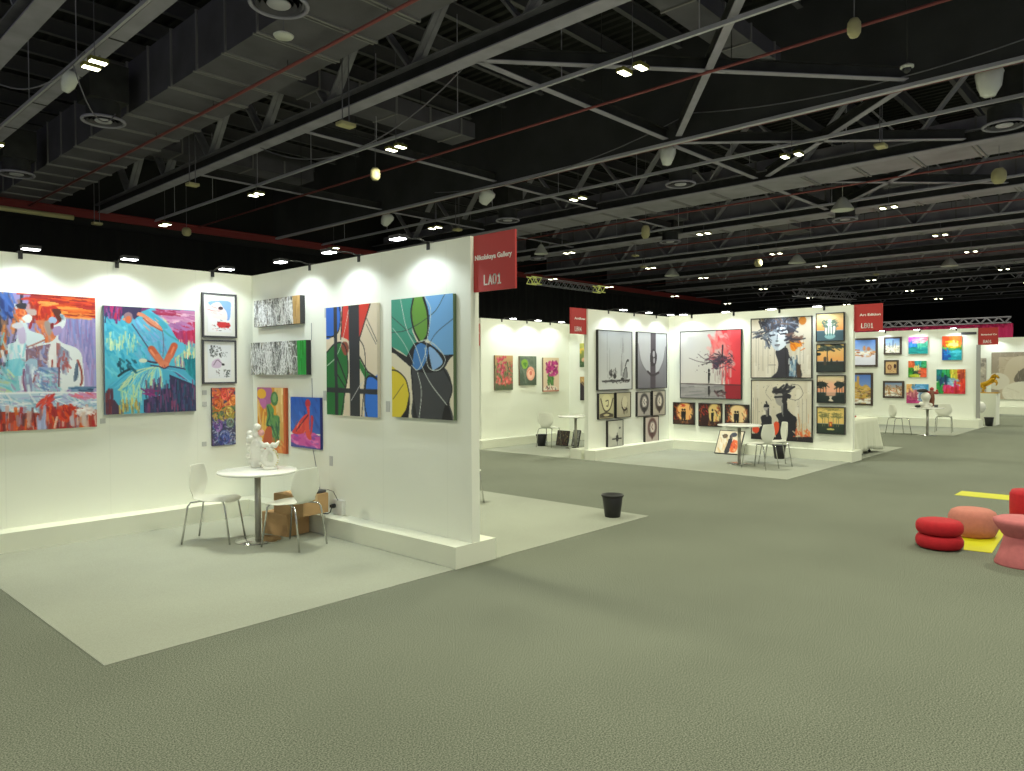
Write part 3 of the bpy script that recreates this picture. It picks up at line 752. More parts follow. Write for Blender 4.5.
BK = (22, 22, 26)
def p_dancers(p):
    def Q(u, v):
        t = 292+0.059*u; b = 431.7-0.053*u; return (0.221+u/95.8*0.779, (v-t)/(b-t))
    A = lambda *P: [Q(x/10.24, 285+y/10.24) for x, y in P]
    B = lambda *P: [Q(x/9.64, 355+y/9.64) for x, y in P]
    p.grad((150,140,195), (170,160,205), 0, 0.8)
    p.brush(260, (0.5,0.15,1,0.7), [(150,140,200),(175,160,212),(135,155,215),(160,130,185),(125,125,190)], 0.16, 0.006, PI/2, 0.12, 0.7)
    p.brush(160, (0,0.0,0.42,0.62), [(50,60,90),(90,75,80),(40,42,60),(120,95,85),(60,80,120),(150,110,90)], 0.12, 0.009, PI/2, 0.35, 0.8)
    p.brush(26, (0.18,0.0,0.32,0.14), [(50,90,170),(80,120,200),(40,60,120)], 0.1, 0.012, 1.2, 0.4); p.brush(30, (0.1,0.22,0.36,0.5), [(220,120,50),(200,90,50),(235,150,80)], 0.07, 0.007, PI/2, 0.3)
    p.poly(A((320,60),(1000,60),(1000,350),(940,330),(900,270),(620,290),(480,230),(330,250),(280,190)), (190,45,30))
    p.brush(130, (0.47,0.0,1,0.15), [(205,50,28),(230,95,30),(170,30,30),(215,70,30),(140,30,35)], 0.16, 0.006, 0.03, 0.12, 0.9); p.brush(30, (0.62,0.08,0.96,0.17), [(242,140,50),(235,110,40),(250,165,80)], 0.14, 0.006, 0.02, 0.12)
    p.curve(A((300,200),(380,190),(520,200),(600,260),(600,360),(540,420),(470,360),(380,380),(340,330)), (200,45,28)); p.brush(50, (0.46,0.08,0.68,0.22), [(225,75,30),(180,35,30),(235,110,45),(150,50,40)], 0.07, 0.007, PI/2, 0.4)
    p.brush(14, (0.55,0.05,0.66,0.09), [(245,165,80)], 0.05, 0.006, 0, 0.1); p.curve(A((520,250),(600,250),(620,330),(600,380),(560,330)), (95,45,35))
    p.curve(A((350,370),(440,360),(540,400),(560,520),(500,600),(440,620),(450,520),(400,450)), (215,125,85)); p.brush(30, (0.5,0.2,0.65,0.38), [(200,150,130),(225,115,60),(170,140,140),(230,140,90)], 0.08, 0.006, 1.3, 0.3)
    p.curve(A((440,380),(500,360),(520,440),(490,520),(450,440)), (165,150,145))
    # left dancer
    W = (214,230,238)
    p.curve(A((200,350),(260,380),(290,460),(420,510),(440,570),(400,600),(270,650),(240,770),(220,850),(240,1060),(60,1080),(0,1000),(60,900),(90,760),(70,620),(150,580),(170,480)), W)
    p.brush(44, (0.24,0.30,0.42,0.7), [(130,205,222),(170,215,228),(200,205,228),(225,235,240),(120,190,215)], 0.09, 0.008, PI/2, 0.4, 0.8); p.curve(B((60,60),(230,40),(220,180),(160,200),(60,170)), (105,200,220), 0.7)
    p.curve(A((170,440),(240,440),(250,580),(190,590)), (195,175,215), 0.8); p.arc(A((260,640),(330,610),(420,570),(440,560)), 0.005, (170,110,100))
    p.curve(A((130,400),(200,380),(230,420),(180,450),(120,430)), (215,215,225)); p.curve(A((160,250),(230,240),(270,300),(210,350),(170,330)), (222,100,45)); p.brush(16, (0.35,0.12,0.43,0.2), [(240,130,60),(200,80,50),(250,160,110)], 0.04, 0.007, 1, 0.8)
    p.curve(A((220,330),(280,300),(320,330),(290,390),(230,360)), (235,236,236)); p.curve(A((250,250),(350,250),(360,300),(310,310)), (190,170,165)); p.curve(A((260,220),(290,190),(300,240),(270,250)), (190,150,160)); p.line(A((155,200),(165,240)), 0.006, (200,215,225)); p.curve(A((160,200),(260,190),(250,240),(190,240)), (50,50,60))
    p.poly(B((0,280),(90,200),(160,200),(180,340),(60,380),(0,390)), (135,195,205)); p.brush(30, (0.2,0.56,0.36,0.72), [(110,190,205),(160,200,210),(170,150,190),(200,215,170)], 0.08, 0.008, 0.6, 0.6)
    # right dancer
    p.curve(A((600,290),(650,320),(655,400),(600,480),(580,540),(620,590),(760,640),(820,700),(835,800),(850,1000),(830,1040),(700,1060),(600,1100),(380,1100),(240,1080),(200,980),(240,800),(250,660),(400,600),(500,580),(560,520),(520,480),(530,420),(600,380),(630,340)), (226,232,236))
    p.curve(A((520,440),(600,420),(620,470),(560,520),(530,500)), (170,150,200)); p.ell(*Q(525/10.24,285+360/10.24), 0.035, 0.026, (165,190,225)); p.curve(A((500,400),(530,390),(530,440),(510,450)), (130,30,40)); p.curve(A((600,300),(640,310),(640,360),(610,330)), (130,160,185))
    p.poly(A((250,660),(390,620),(500,600),(490,720),(430,860),(350,880),(250,800)), (140,110,130)); p.brush(60, (0.42,0.40,0.62,0.56), [(150,120,140),(120,90,110),(150,160,210),(120,130,190),(170,110,100),(180,170,190)], 0.05, 0.007, 1.1, 0.8)
    p.poly(A((500,600),(560,590),(560,860),(470,870),(470,700)), (232,230,232)); p.poly(A((560,590),(600,600),(590,860),(560,860)), (170,110,110)); p.poly(A((600,620),(690,680),(690,800),(640,870),(590,860)), (140,150,175)); p.brush(34, (0.68,0.42,0.77,0.57), [(150,160,195),(130,120,150),(180,90,90),(170,180,205)], 0.05, 0.007, 1.4, 0.5); p.poly(B((440,0),(500,0),(490,115),(470,118),(450,60)), (236,234,236)); p.poly(B((500,0),(530,0),(525,118),(495,118)), (228,226,230)); p.line(B((485,50),(480,118)), 0.005, (150,50,40))
    p.curve(B((240,60),(330,40),(340,110),(310,240),(330,330),(230,350),(205,250)), (160,190,215)); p.brush(26, (0.40,0.54,0.5,0.72), [(190,205,225),(140,140,180),(215,225,235)], 0.09, 0.008, PI/2, 0.2); p.arc(B((215,140),(205,250),(225,350)), 0.006, (140,90,130)); p.arc(B((330,170),(300,260)), 0.006, (150,90,100))
    p.poly(B((345,115),(550,118),(555,350),(370,355)), (145,165,205)); p.brush(120, (0.51,0.56,0.68,0.72), [(110,150,205),(180,185,220),(170,130,165),(195,220,230),(100,130,180),(140,190,200)], 0.05, 0.006, 0.8, 0.9); p.line(B((548,120),(545,300)), 0.005, (110,60,80))
    p.curve(B((715,90),(740,60),(740,180),(720,240),(690,250),(700,160)), (90,110,135)); p.arc(B((735,50),(770,150),(775,250),(760,290)), 0.007, (150,70,60)); p.brush(30, (0.78,0.69,0.97,0.745), [(50,90,130),(110,160,190),(40,60,100),(80,120,150)], 0.08, 0.006, 0.08, 0.12)
    # tutus and reflections
    p.poly(B((-220,370),(930,360),(930,560),(-220,580)), (175,200,220)); p.brush(200, (0,0.745,1,0.86), [(150,190,212),(215,225,232),(120,170,200),(150,150,195),(235,235,238),(180,190,225)], 0.07, 0.006, 0.5, 0.8); p.line(B((-200,375),(300,362),(930,362)), 0.007, (232,236,240))
    p.brush(30, (0.52,0.76,0.62,0.86), [(205,50,50),(225,80,60)], 0.06, 0.007, -0.9, 0.3); p.brush(20, (0.82,0.74,1,0.78), [(225,110,130),(205,130,180)], 0.08, 0.006, 0.3, 0.2)
    p.poly(B((-220,530),(250,560),(450,560),(620,490),(930,530),(930,760),(-220,760)), (160,60,45)); p.brush(170, (0,0.87,1,1), [(205,65,30),(180,35,35),(110,40,45),(90,55,65),(200,160,150),(230,110,40),(150,120,140)], 0.08, 0.009, PI/2, 0.15); p.brush(40, (0.6,0.84,0.8,0.93), [(205,50,30),(225,80,35),(150,25,30)], 0.06, 0.01, 1.2, 0.5)
    p.brush(30, (0.83,0.85,0.97,0.90), [(225,215,215),(235,230,228)], 0.04, 0.007, 0.4, 0.8); p.brush(16, (0.5,0.88,0.56,1), [(165,175,215)], 0.08, 0.009, PI/2, 0.1); p.brush(10, (0.78,0.9,0.9,1), [(185,175,190),(205,180,165)], 0.08, 0.01, PI/2, 0.1); p.line(B((520,600),(495,700)), 0.007, (228,190,170))
def p_tutu(p):
    def Q(u, v):
        f = (u-103.3)/91.8; t = 305.5+3.8*f; b = 414.8-4.2*f; return (f, (v-t)/(b-t))
    A = lambda *P: [Q(98+x/10.04, 300+y/10.04) for x, y in P]
    B = lambda *P: [Q(98+x/10.04, 355+y/10.04) for x, y in P]
    p.a[:] = np.array((80,185,215))/255
    p.brush(200, (0,0.1,0.7,0.65), [(60,175,212),(95,200,228),(75,185,220),(110,205,225),(50,165,205)], 0.09, 0.012, 1.0, 0.5)
    p.poly(A((40,50),(560,50),(400,120),(230,150),(200,190),(130,190),(60,150)), (120,50,110)); p.brush(60, (0,0,0.32,0.12), [(190,40,110),(60,50,100),(110,40,110),(200,30,70),(40,60,110),(150,110,180)], 0.07, 0.008, PI/2, 0.2); p.poly(A((230,60),(420,60),(400,150),(340,190),(300,130),(220,160)), (58,48,88))
    p.poly(A((540,80),(850,90),(980,100),(980,400),(800,400),(700,300),(640,180)), (205,130,180)); p.brush(120, (0.62,0.03,1,0.2), [(222,175,205),(205,140,185),(215,160,200),(190,110,165),(235,200,215)], 0.12, 0.008, 0.1, 0.2); p.brush(16, (0.52,0.01,0.8,0.06), [(160,30,80),(180,50,90)], 0.12, 0.008, 0.08, 0.1)
    p.brush(90, (0.74,0.16,1,0.3), [(200,40,90),(185,30,75),(215,70,115),(170,60,120)], 0.08, 0.012, PI/2, 0.15); p.brush(24, (0.72,0.13,0.96,0.2), [(190,130,190),(170,110,175)], 0.08, 0.01, 0.2, 0.3)
    p.brush(150, (0.76,0.32,1,0.62), [(205,222,165),(110,195,200),(225,225,150),(150,80,140),(90,170,190),(225,140,120),(240,240,200)], 0.09, 0.005, PI/2, 0.06); p.poly(B((860,40),(985,20),(985,260),(900,200)), (15,130,145)); p.brush(24, (0.86,0.5,1,0.7), [(20,120,140),(30,150,165)], 0.1, 0.01, PI/2, 0.3)
    p.brush(60, (0.02,0.25,0.36,0.42), [(200,228,180),(150,215,205),(220,235,180),(120,205,220)], 0.07, 0.006, PI/2, 0.08, 0.8); p.brush(20, (0.58,0.1,0.66,0.16), [(215,225,180)], 0.05, 0.007, 0.6, 0.3)
    p.curve(A((320,220),(350,190),(430,180),(480,110),(520,110),(640,200),(700,260),(790,400),(850,430),(830,520),(640,600),(500,500),(460,440),(380,340)), (98,190,228)); p.brush(120, (0.34,0.14,0.66,0.5), [(90,175,220),(115,195,232),(105,180,215),(130,170,225),(80,185,215)], 0.08, 0.01, 1.0, 0.4, 0.8)
    p.curve(A((420,110),(480,105),(560,150),(640,210),(680,270),(620,280),(540,190),(450,140)), (70,175,205)); p.curve(A((380,120),(430,130),(520,190),(600,250),(625,300),(560,280),(480,220),(430,170),(370,150)), (225,145,115)); p.arc(A((430,180),(520,250),(620,305)), 0.006, (180,80,60)); p.brush(10, (0.42,0.1,0.56,0.2), [(240,175,150)], 0.05, 0.006, 0.75, 0.1)
    p.curve(A((240,150),(280,120),(320,140),(320,200),(290,235),(250,210)), (150,120,130)); p.curve(A((260,170),(300,160),(310,210),(290,232),(262,215)), (215,110,70)); p.curve(A((220,190),(250,180),(250,205)), (222,150,110))
    p.arc(A((320,240),(400,360),(480,480),(560,590)), 0.006, (70,80,120)); p.arc(A((625,300),(635,420),(625,560)), 0.005, (110,120,150)); p.arc(A((640,300),(700,350),(790,400)), 0.008, (70,170,190))
    p.line(A((510,490),(590,600)), 0.034, (208,98,64)); p.line(A((590,600),(625,640)), 0.026, (218,118,80)); p.line(A((745,455),(700,550)), 0.034, (205,92,60)); p.line(A((700,550),(665,620)), 0.026, (215,110,75)); p.line(A((500,500),(560,580)), 0.010, (235,145,105)); p.line(A((740,470),(700,560)), 0.010, (232,135,95))
    p.line(B((570,10),(610,80)), 0.026, (220,125,90)); p.line(B((685,5),(650,80)), 0.026, (215,115,85)); p.ell(*Q(98+63.5,355+9.5), 0.055, 0.035, (224,132,98)); p.brush(18, (0.57,0.55,0.66,0.615), [(200,80,60),(240,165,130),(225,120,90)], 0.03, 0.005, 1.2, 0.5)
    # skirt
    p.curve(B((70,340),(180,240),(330,150),(480,110),(640,130),(800,110),(900,190),(980,300),(980,600),(60,620)), (75,170,205))
    p.poly(B((690,190),(980,300),(980,580),(420,580),(420,450),(600,400),(590,340),(700,330)), (50,50,85)); p.poly(B((60,440),(140,450),(210,560),(210,610),(60,610)), (70,50,75))
    for i in range(150):
        f = RNG.uniform(0, 1); x1 = 80+560*f; y1 = 380+60*math.sin(f*PI) - 60*(1-f); c = [(90,190,225),(60,165,205),(130,215,232),(205,225,170),(165,215,190),(45,80,130),(80,150,195)][RNG.randint(7 if f > 0.35 else 5)]
        k = RNG.uniform(0.55, 1.0); p.arc(B((520+60*f,115), (520+60*f+(x1-520-60*f)*0.5, 150+60*RNG.rand()), (520+60*f+(x1-520-60*f)*k, 115+(y1-115)*k)), 0.0045, c, 0.85, 4)
    for i in range(50):
        f = RNG.uniform(0, 1); p.arc(B((600,130),(720+60*f,150+20*f),(800+160*f,210+80*f)), 0.004, [(110,200,225),(60,60,110),(80,170,205),(110,80,140)][RNG.randint(4)], 0.8, 4)
    p.brush(60, (0.16,0.76,0.38,0.9), [(150,215,195),(205,225,160),(120,200,215)], 0.08, 0.006, PI/2, 0.15); p.brush(40, (0.14,0.88,0.36,0.99), [(190,160,70),(215,190,90),(150,120,60)], 0.07, 0.005, PI/2, 0.06)
    p.brush(180, (0.42,0.72,1,1), [(35,45,75),(60,80,120),(25,100,120),(110,60,110),(80,60,110),(45,55,95),(130,60,100)], 0.1, 0.006, PI/2, 0.08); p.brush(16, (0.4,0.78,0.54,0.84), [(120,40,110),(150,50,120)], 0.05, 0.008, 0.3, 0.4); p.brush(14, (0.0,0.78,0.07,1), [(120,50,60),(90,50,70)], 0.1, 0.01, PI/2, 0.1)
    p.brush(20, (0.12,0.5,0.34,0.6), [(15,90,110),(20,70,90)], 0.04, 0.007, 1.1, 0.4); p.arc(B((180,210),(230,170),(290,140)), 0.010, (20,60,75)); p.arc(B((450,50),(500,65),(560,75)), 0.008, (60,40,70)); p.arc(B((500,100),(580,110),(640,130),(700,110),(860,135)), 0.006, (50,40,80)); p.ell(*Q(98+42,355+5.2), 0.045, 0.02, (215,225,205))
def p_pinkcow(p):
    p.a[:] = np.array((232,232,236))/255; p.curve([(0.08,0.1),(0.9,0.06),(0.97,0.3),(0.9,0.62),(0.7,0.55),(0.6,0.2),(0.2,0.25)], (130,170,225))
    p.curve([(0.1,0.25),(0.45,0.1),(0.65,0.25),(0.8,0.4),(0.8,0.62),(0.5,0.6),(0.2,0.55)], (240,222,222)); p.ell(0.55,0.28,0.1,0.05,(60,40,50)); p.brush(16, (0.1,0.2,0.6,0.45), [(235,190,190),(225,120,110),(245,235,235)], 0.18, 0.01, 0.2, 0.4)
    p.poly([(0.42,0.68),(0.9,0.70),(0.96,0.80),(0.86,0.86),(0.48,0.86),(0.38,0.78)], (200,45,50)); p.brush(24, (0.1,0.64,0.95,0.96), [(40,40,40),(200,60,60),(90,90,90)], 0.06, 0.007, 0.1, 0.6)
def p_inkgarden(p):
    p.a[:] = np.array((224,226,230))/255; p.specks(60, (0.1,0.03,0.6,0.36), [(70,75,75),(110,115,115),(50,50,50)], 0.022); p.specks(22, (0.6,0.2,0.85,0.35), [(140,145,150)], 0.012)
    p.curve([(0.2,0.5),(0.45,0.4),(0.6,0.55),(0.5,0.68),(0.2,0.66)], (205,185,210)); p.arc([(0.25,0.6),(0.4,0.45),(0.55,0.52),(0.7,0.6)], 0.01, (110,90,110)); p.ell(0.65,0.58,0.06,0.03,(25,25,30)); p.specks(30, (0.65,0.72,0.95,0.95), [(60,70,70),(120,125,120)], 0.02); p.specks(10, (0.35,0.74,0.5,0.92), [(100,90,90)], 0.016)
def p_rosesall(p):
    p.a[:] = np.array((70,70,100))/255
    def rose(cx, cy, r, base):
        for k in range(26):
            a = RNG.uniform(0, 2*PI); q = r*RNG.uniform(0.15, 1.0); e = RNG.randint(-45, 50); c = tuple(int(min(255, max(0, v+e))) for v in base)
            p.arc([(cx+q*math.cos(a+d)/p.asp*0.55, cy+q*math.sin(a+d)*0.75) for d in (-0.6,-0.2,0.2,0.6)], 0.008, c, 0.9, 3)
    p.brush(120, (0,0,1,0.35), [(215,110,55),(190,55,50),(230,160,80),(205,90,80)], 0.10, 0.014, 0.5, 1.5); p.brush(90, (0,0.33,1,0.6), [(150,150,60),(205,170,90),(70,110,70),(190,110,60),(120,130,90)], 0.10, 0.014, 0.5, 1.5); p.brush(150, (0,0.56,1,1), [(50,60,130),(100,80,150),(70,100,160),(140,120,180),(40,60,90),(170,180,205)], 0.08, 0.010, 0.5, 1.5)
    for cx, cy, r, b in ((0.55,0.12,0.14,(215,80,65)),(0.22,0.3,0.15,(205,100,45)),(0.72,0.43,0.16,(190,170,85)),(0.25,0.66,0.15,(130,95,165)),(0.75,0.62,0.13,(110,130,120)),(0.5,0.86,0.16,(70,90,160)),(0.9,0.22,0.12,(225,140,70))): rose(cx, cy, r, b)
def p_scribble(bgc, band):
    def f(p):
        p.a[:] = np.array(bgc)/255; p.brush(160, (0,0,0.9,1), [(90,90,85),(140,130,110),(70,70,68),(170,160,140),(110,115,105)], 0.3, 0.03, 1.0, 1.5)
        for c in ((50,50,54),(215,216,215),(120,125,122),(240,240,238),(60,62,60),(235,238,235),(140,140,138),(225,225,225)):
            for k in range(20):
                x = RNG.uniform(-0.02, 0.8); pts = [(x, RNG.uniform(0,1))]
                for q in range(5): pts.append((min(0.86, max(0, pts[-1][0]+RNG.uniform(-0.07,0.10))), RNG.uniform(-0.05,1.05)))
                p.arc(pts, RNG.uniform(0.009, 0.018), c, 0.85, 5)
        p.poly([(0.85,0),(1,0),(1,1),(0.86,1)], band); p.brush(14, (0.88,0,1,1), [tuple(min(255,v+25) for v in band), tuple(max(0,v-25) for v in band)], 0.5, 0.02, PI/2, 0.05)
    return f
def p_green(p):
    p.grad((225,160,40), (205,130,50), horiz=True); p.brush(60, (0,0,1,1), [(230,170,50),(205,120,45),(235,190,90),(190,110,60)], 0.25, 0.03, PI/2, 0.3)
    p.poly([(0.62,0),(0.95,0),(0.95,0.9),(0.75,0.85)], (225,190,120)); p.brush(20, (0.7,0,0.93,0.8), [(235,210,150),(215,170,90)], 0.3, 0.03, PI/2, 0.1); p.poly([(0.93,0),(1,0),(1,1),(0.93,1)], (200,95,45))
    p.curve([(0.0,0.0),(0.5,0.0),(0.5,0.22),(0.35,0.32),(0.0,0.16)], (170,100,150)); p.ell(0.16,0.10,0.17,0.08,(230,175,50)); p.curve([(0.1,0.18),(0.32,0.2),(0.26,0.34),(0.1,0.26)], (190,110,170)); p.arc([(0.02,0.2),(0.1,0.5),(0.2,0.75)], 0.012, (225,190,150))
    p.ell(0.62,0.17,0.13,0.11,(70,120,70)); p.ell(0.62,0.16,0.07,0.07,(120,165,105)); p.curve([(0.34,0.28),(0.48,0.26),(0.60,0.34),(0.60,0.42),(0.78,0.44),(0.80,0.60),(0.72,0.90),(0.45,0.92),(0.5,0.62),(0.32,0.60),(0.36,0.42)], (95,150,85))
    p.brush(30, (0.40,0.40,0.76,0.85), [(60,105,75),(150,190,130),(110,150,90),(50,90,70)], 0.14, 0.016, 1.2, 0.5); p.arc([(0.38,0.3),(0.44,0.44),(0.36,0.58),(0.55,0.62)], 0.016, (40,80,60)); p.arc([(0.78,0.46),(0.74,0.7),(0.7,0.9)], 0.012, (45,90,70)); p.curve([(0.3,0.66),(0.5,0.62),(0.52,0.9),(0.36,1.0),(0.2,0.9)], (190,90,55)); p.brush(20, (0.55,0.85,0.93,1), [(215,110,50),(230,150,80)], 0.12, 0.02, 1, 0.5)
def p_blue(p):
    p.grad((30,90,190), (60,100,180), 0, 0.7); p.brush(40, (0,0,1,0.7), [(35,90,185),(50,110,205),(30,70,160)], 0.25, 0.03, 1.1, 0.4)
    p.poly([(0,0.76),(0.3,0.70),(0.8,0.68),(1,0.75),(1,1),(0,1)], (205,80,160)); p.brush(30, (0,0.74,1,0.98), [(215,95,170),(190,60,150),(120,70,170),(225,120,180)], 0.2, 0.025, 0.15, 0.3); p.poly([(0,0.9),(0.2,0.95),(1,0.98),(1,1),(0,1)], (70,70,150))
    R = (215,60,55); p.ell(0.60,0.12,0.09,0.085,(180,35,50)); p.curve([(0.56,0.18),(0.64,0.18),(0.66,0.32),(0.60,0.34)], R); p.curve([(0.58,0.32),(0.66,0.36),(0.64,0.50),(0.60,0.62),(0.40,0.72),(0.15,0.74),(0.05,0.70),(0.22,0.55),(0.40,0.40)], R); p.curve([(0.48,0.45),(0.62,0.44),(0.66,0.66),(0.72,0.80),(0.62,0.82),(0.52,0.72)], (225,75,60)); p.curve([(0.70,0.36),(0.78,0.38),(0.76,0.56),(0.72,0.70),(0.67,0.72),(0.69,0.55)], (200,50,60))
    p.arc([(0.60,0.35),(0.38,0.52),(0.2,0.68)], 0.015, (90,25,60)); p.brush(14, (0.15,0.5,0.5,0.72), [(240,130,90),(235,90,70)], 0.12, 0.01, 2.4, 0.2)
def p_stain1(p):
    p.a[:] = np.array((222,208,184))/255
    p.curve([(-0.02,-0.02),(0.28,-0.02),(0.30,0.10),(0.26,0.22),(0.14,0.27),(-0.02,0.27)], (45,105,205)); p.poly([(0.34,0),(0.56,0),(0.56,0.32),(0.50,0.34),(0.42,0.30),(0.30,0.28)], (205,52,40)); p.poly([(0.62,0),(0.88,0),(0.80,0.10),(0.68,0.30),(0.62,0.31)], (205,52,40))
    p.curve([(0.0,0.42),(0.18,0.34),(0.34,0.34),(0.42,0.42),(0.44,0.60),(0.38,0.78),(0.30,1.02),(-0.02,1.02),(-0.02,0.44)], (28,110,48)); p.curve([(0.30,0.34),(0.42,0.33),(0.46,0.40),(0.40,0.45),(0.34,0.42)], (140,70,50))
    p.poly([(0.66,0.48),(0.80,0.60),(0.94,0.66),(0.80,0.68),(0.66,0.56)], (40,120,55)); p.curve([(0.80,0.66),(0.95,0.64),(1.02,0.66),(1.02,1.02),(0.78,1.02),(0.76,0.80)], (45,115,215))
    L = 0.007
    p.arc([(0.28,0),(0.30,0.10),(0.26,0.22),(0.14,0.27),(0,0.27)], L, BK); p.arc([(0,0.42),(0.18,0.34),(0.34,0.34),(0.42,0.42),(0.44,0.60),(0.38,0.78),(0.30,1.0)], L, BK); p.arc([(0.66,0.30),(0.76,0.40),(0.78,0.60),(0.74,0.8),(0.70,1)], 0.005, BK); p.line([(0.88,0),(0.66,0.32)], L, BK); p.line([(0.34,0),(0.30,0.30)], L, BK)
    p.line([(0.66,0.46),(0.82,0.60),(1,0.66)], 0.008, BK); p.line([(0.22,0.46),(0.42,0.70)], 0.008, BK); p.line([(0.22,0.62),(0.38,0.74)], 0.006, BK); p.arc([(0.02,0.54),(0.2,0.46),(0.34,0.30),(0.48,0.0)], 0.004, (205,215,200)); p.line([(0.5,0.86),(0.74,0.68)], 0.004, (200,200,195)); p.arc([(0.80,0.12),(0.92,0.25),(1.0,0.34)], 0.004, (70,70,70)); p.arc([(0.80,0.18),(0.90,0.28),(0.98,0.36)], 0.003, (70,70,70)); p.arc([(0.76,0.80),(0.80,0.66),(0.90,0.64),(1,0.67)], 0.008, BK); p.arc([(0.76,0.8),(0.76,0.9),(0.8,1.0)], 0.006, BK)
    for x0, x1 in ((0.155,0.225),(0.46,0.665)): p.poly([(x0,0),(x1,0),(x1+0.01,1),(x0+0.02,1)], (42,44,50))
    p.poly([(0,0.745),(1,0.755),(1,0.80),(0,0.79)], (42,44,50)); p.line([(0.5,0.86),(0.70,0.70)], 0.004, (205,205,200))
def p_stain2(p):
    p.a[:] = np.array((224,216,192))/255
    p.poly([(0,0),(0.38,0),(0.34,0.12),(0.36,0.28),(0.44,0.38),(0.30,0.50),(0.15,0.44),(0,0.40)], (62,150,128)); p.poly([(0.54,0),(1,0),(1,0.48),(0.86,0.50),(0.70,0.42),(0.60,0.34),(0.60,0.15)], (112,168,220))
    p.curve([(0.38,-0.01),(0.54,-0.01),(0.60,0.14),(0.60,0.28),(0.54,0.36),(0.46,0.36),(0.36,0.24),(0.34,0.12)], (100,150,58)); p.poly([(0,0.40),(0.10,0.44),(0.30,0.50),(0.24,0.54),(0.06,0.46),(0,0.45)], BK)
    p.curve([(-0.02,0.60),(0.10,0.61),(0.24,0.68),(0.30,0.80),(0.24,0.94),(0.12,1.02),(-0.02,1.02)], (222,200,50)); p.curve([(0.30,0.80),(0.30,0.92),(0.26,1.02),(0.13,1.02),(0.24,0.93)], BK)
    p.curve([(0.34,0.56),(0.60,0.60),(0.82,0.58),(0.92,0.62),(0.98,0.74),(0.94,0.86),(0.96,1.02),(0.38,1.02),(0.36,0.80)], (62,64,68)); p.curve([(0.90,0.86),(0.97,1.02),(0.82,1.02)], BK); p.curve([(0.36,0.88),(0.42,1.02),(0.37,1.02)], BK)
    p.curve([(0.24,0.52),(0.36,0.40),(0.44,0.37),(0.60,0.38),(0.72,0.42),(0.86,0.48),(1.0,0.48),(0.94,0.52),(0.84,0.60),(0.70,0.62),(0.50,0.62),(0.34,0.58)], BK); p.curve([(0.40,0.42),(0.50,0.38),(0.60,0.42),(0.60,0.50),(0.52,0.58),(0.44,0.60),(0.36,0.56)], (62,122,188)); p.curve([(0.62,0.42),(0.72,0.44),(0.84,0.54),(0.70,0.60),(0.66,0.56)], (140,180,225))
    p.arc([(0.38,0),(0.34,0.12),(0.38,0.26),(0.48,0.37)], 0.009, BK); p.arc([(0.54,0),(0.61,0.14),(0.61,0.30),(0.54,0.37)], 0.012, BK); p.arc([(-0.02,0.60),(0.10,0.61),(0.24,0.68),(0.30,0.80)], 0.006, BK); p.arc([(0.34,0.60),(0.36,0.80),(0.42,1.0)], 0.006, BK); p.arc([(0.86,0.60),(0.98,0.74),(0.92,0.88),(0.97,1)], 0.006, BK)
    p.arc([(0,0.28),(0.3,0.26),(0.7,0.14),(0.88,0.0)], 0.003, (50,60,60)); p.arc([(0,0.14),(0.25,0.26),(0.42,0.36)], 0.003, (50,60,60)); p.arc([(1,0.2),(0.75,0.30),(0.62,0.4)], 0.003, (60,70,90)); p.line([(0.02,0.85),(0.2,0.72)], 0.003, (60,60,50))
    wl = (205,212,205); p.arc([(0.16,0),(0.26,0.25),(0.42,0.42),(0.52,0.58),(0.66,0.72),(0.90,0.88)], 0.004, wl); p.arc([(0.02,0.24),(0.22,0.38),(0.38,0.55)], 0.003, wl); p.arc([(0.56,0.0),(0.66,0.12),(0.60,0.35),(0.55,0.5),(0.44,0.60),(0.34,0.56)], 0.004, wl); p.arc([(0.46,0.37),(0.60,0.36),(0.76,0.42),(0.88,0.52),(0.78,0.60),(0.62,0.58),(0.56,0.42)], 0.004, wl); p.arc([(0.44,0.62),(0.50,0.78),(0.46,1.0)], 0.004, wl)
def p_still(p):
    p.grad((165,168,170), (205,207,205)); p.line([(0.25,0),(0.27,0.8)], 0.004, (120,122,124)); p.line([(0.32,0.1),(0.33,0.8)], 0.003, (135,137,138)); p.brush(14, (0.66,0.14,0.76,0.8), [(120,120,122),(145,146,148)], 0.2, 0.012, PI/2, 0.12, 0.5)
    p.poly([(0.10,0.845),(0.95,0.83),(0.93,0.865),(0.12,0.875)], (50,50,52)); p.brush(40, (0.12,0.84,0.92,0.89), [(40,40,42),(90,90,92)], 0.05, 0.008, 0.1, 0.6)
    p.ell(0.36,0.72,0.05,0.05,(70,70,72)); p.line([(0.38,0.66),(0.38,0.76)], 0.01, BK); p.ell(0.48,0.77,0.045,0.05,(45,45,48)); p.line([(0.50,0.64),(0.50,0.74)], 0.012, (80,80,80)); p.brush(24, (0.3,0.66,0.55,0.82), [(60,60,60),(150,150,150)], 0.05, 0.006, PI/2, 0.8)
    p.curve([(0.74,0.80),(0.76,0.68),(0.82,0.62),(0.86,0.68),(0.86,0.80),(0.80,0.84)], (140,142,142)); p.arc([(0.74,0.78),(0.77,0.66),(0.84,0.63),(0.86,0.8)], 0.008, BK); p.arc([(0.80,0.60),(0.84,0.52),(0.88,0.50)], 0.012, (40,40,40)); p.ell(0.88,0.50,0.03,0.025,(45,45,45)); p.ell(0.71,0.82,0.05,0.02,(40,40,40)); p.arc([(0.70,0.8),(0.68,0.5),(0.74,0.2)], 0.006, (130,130,130))
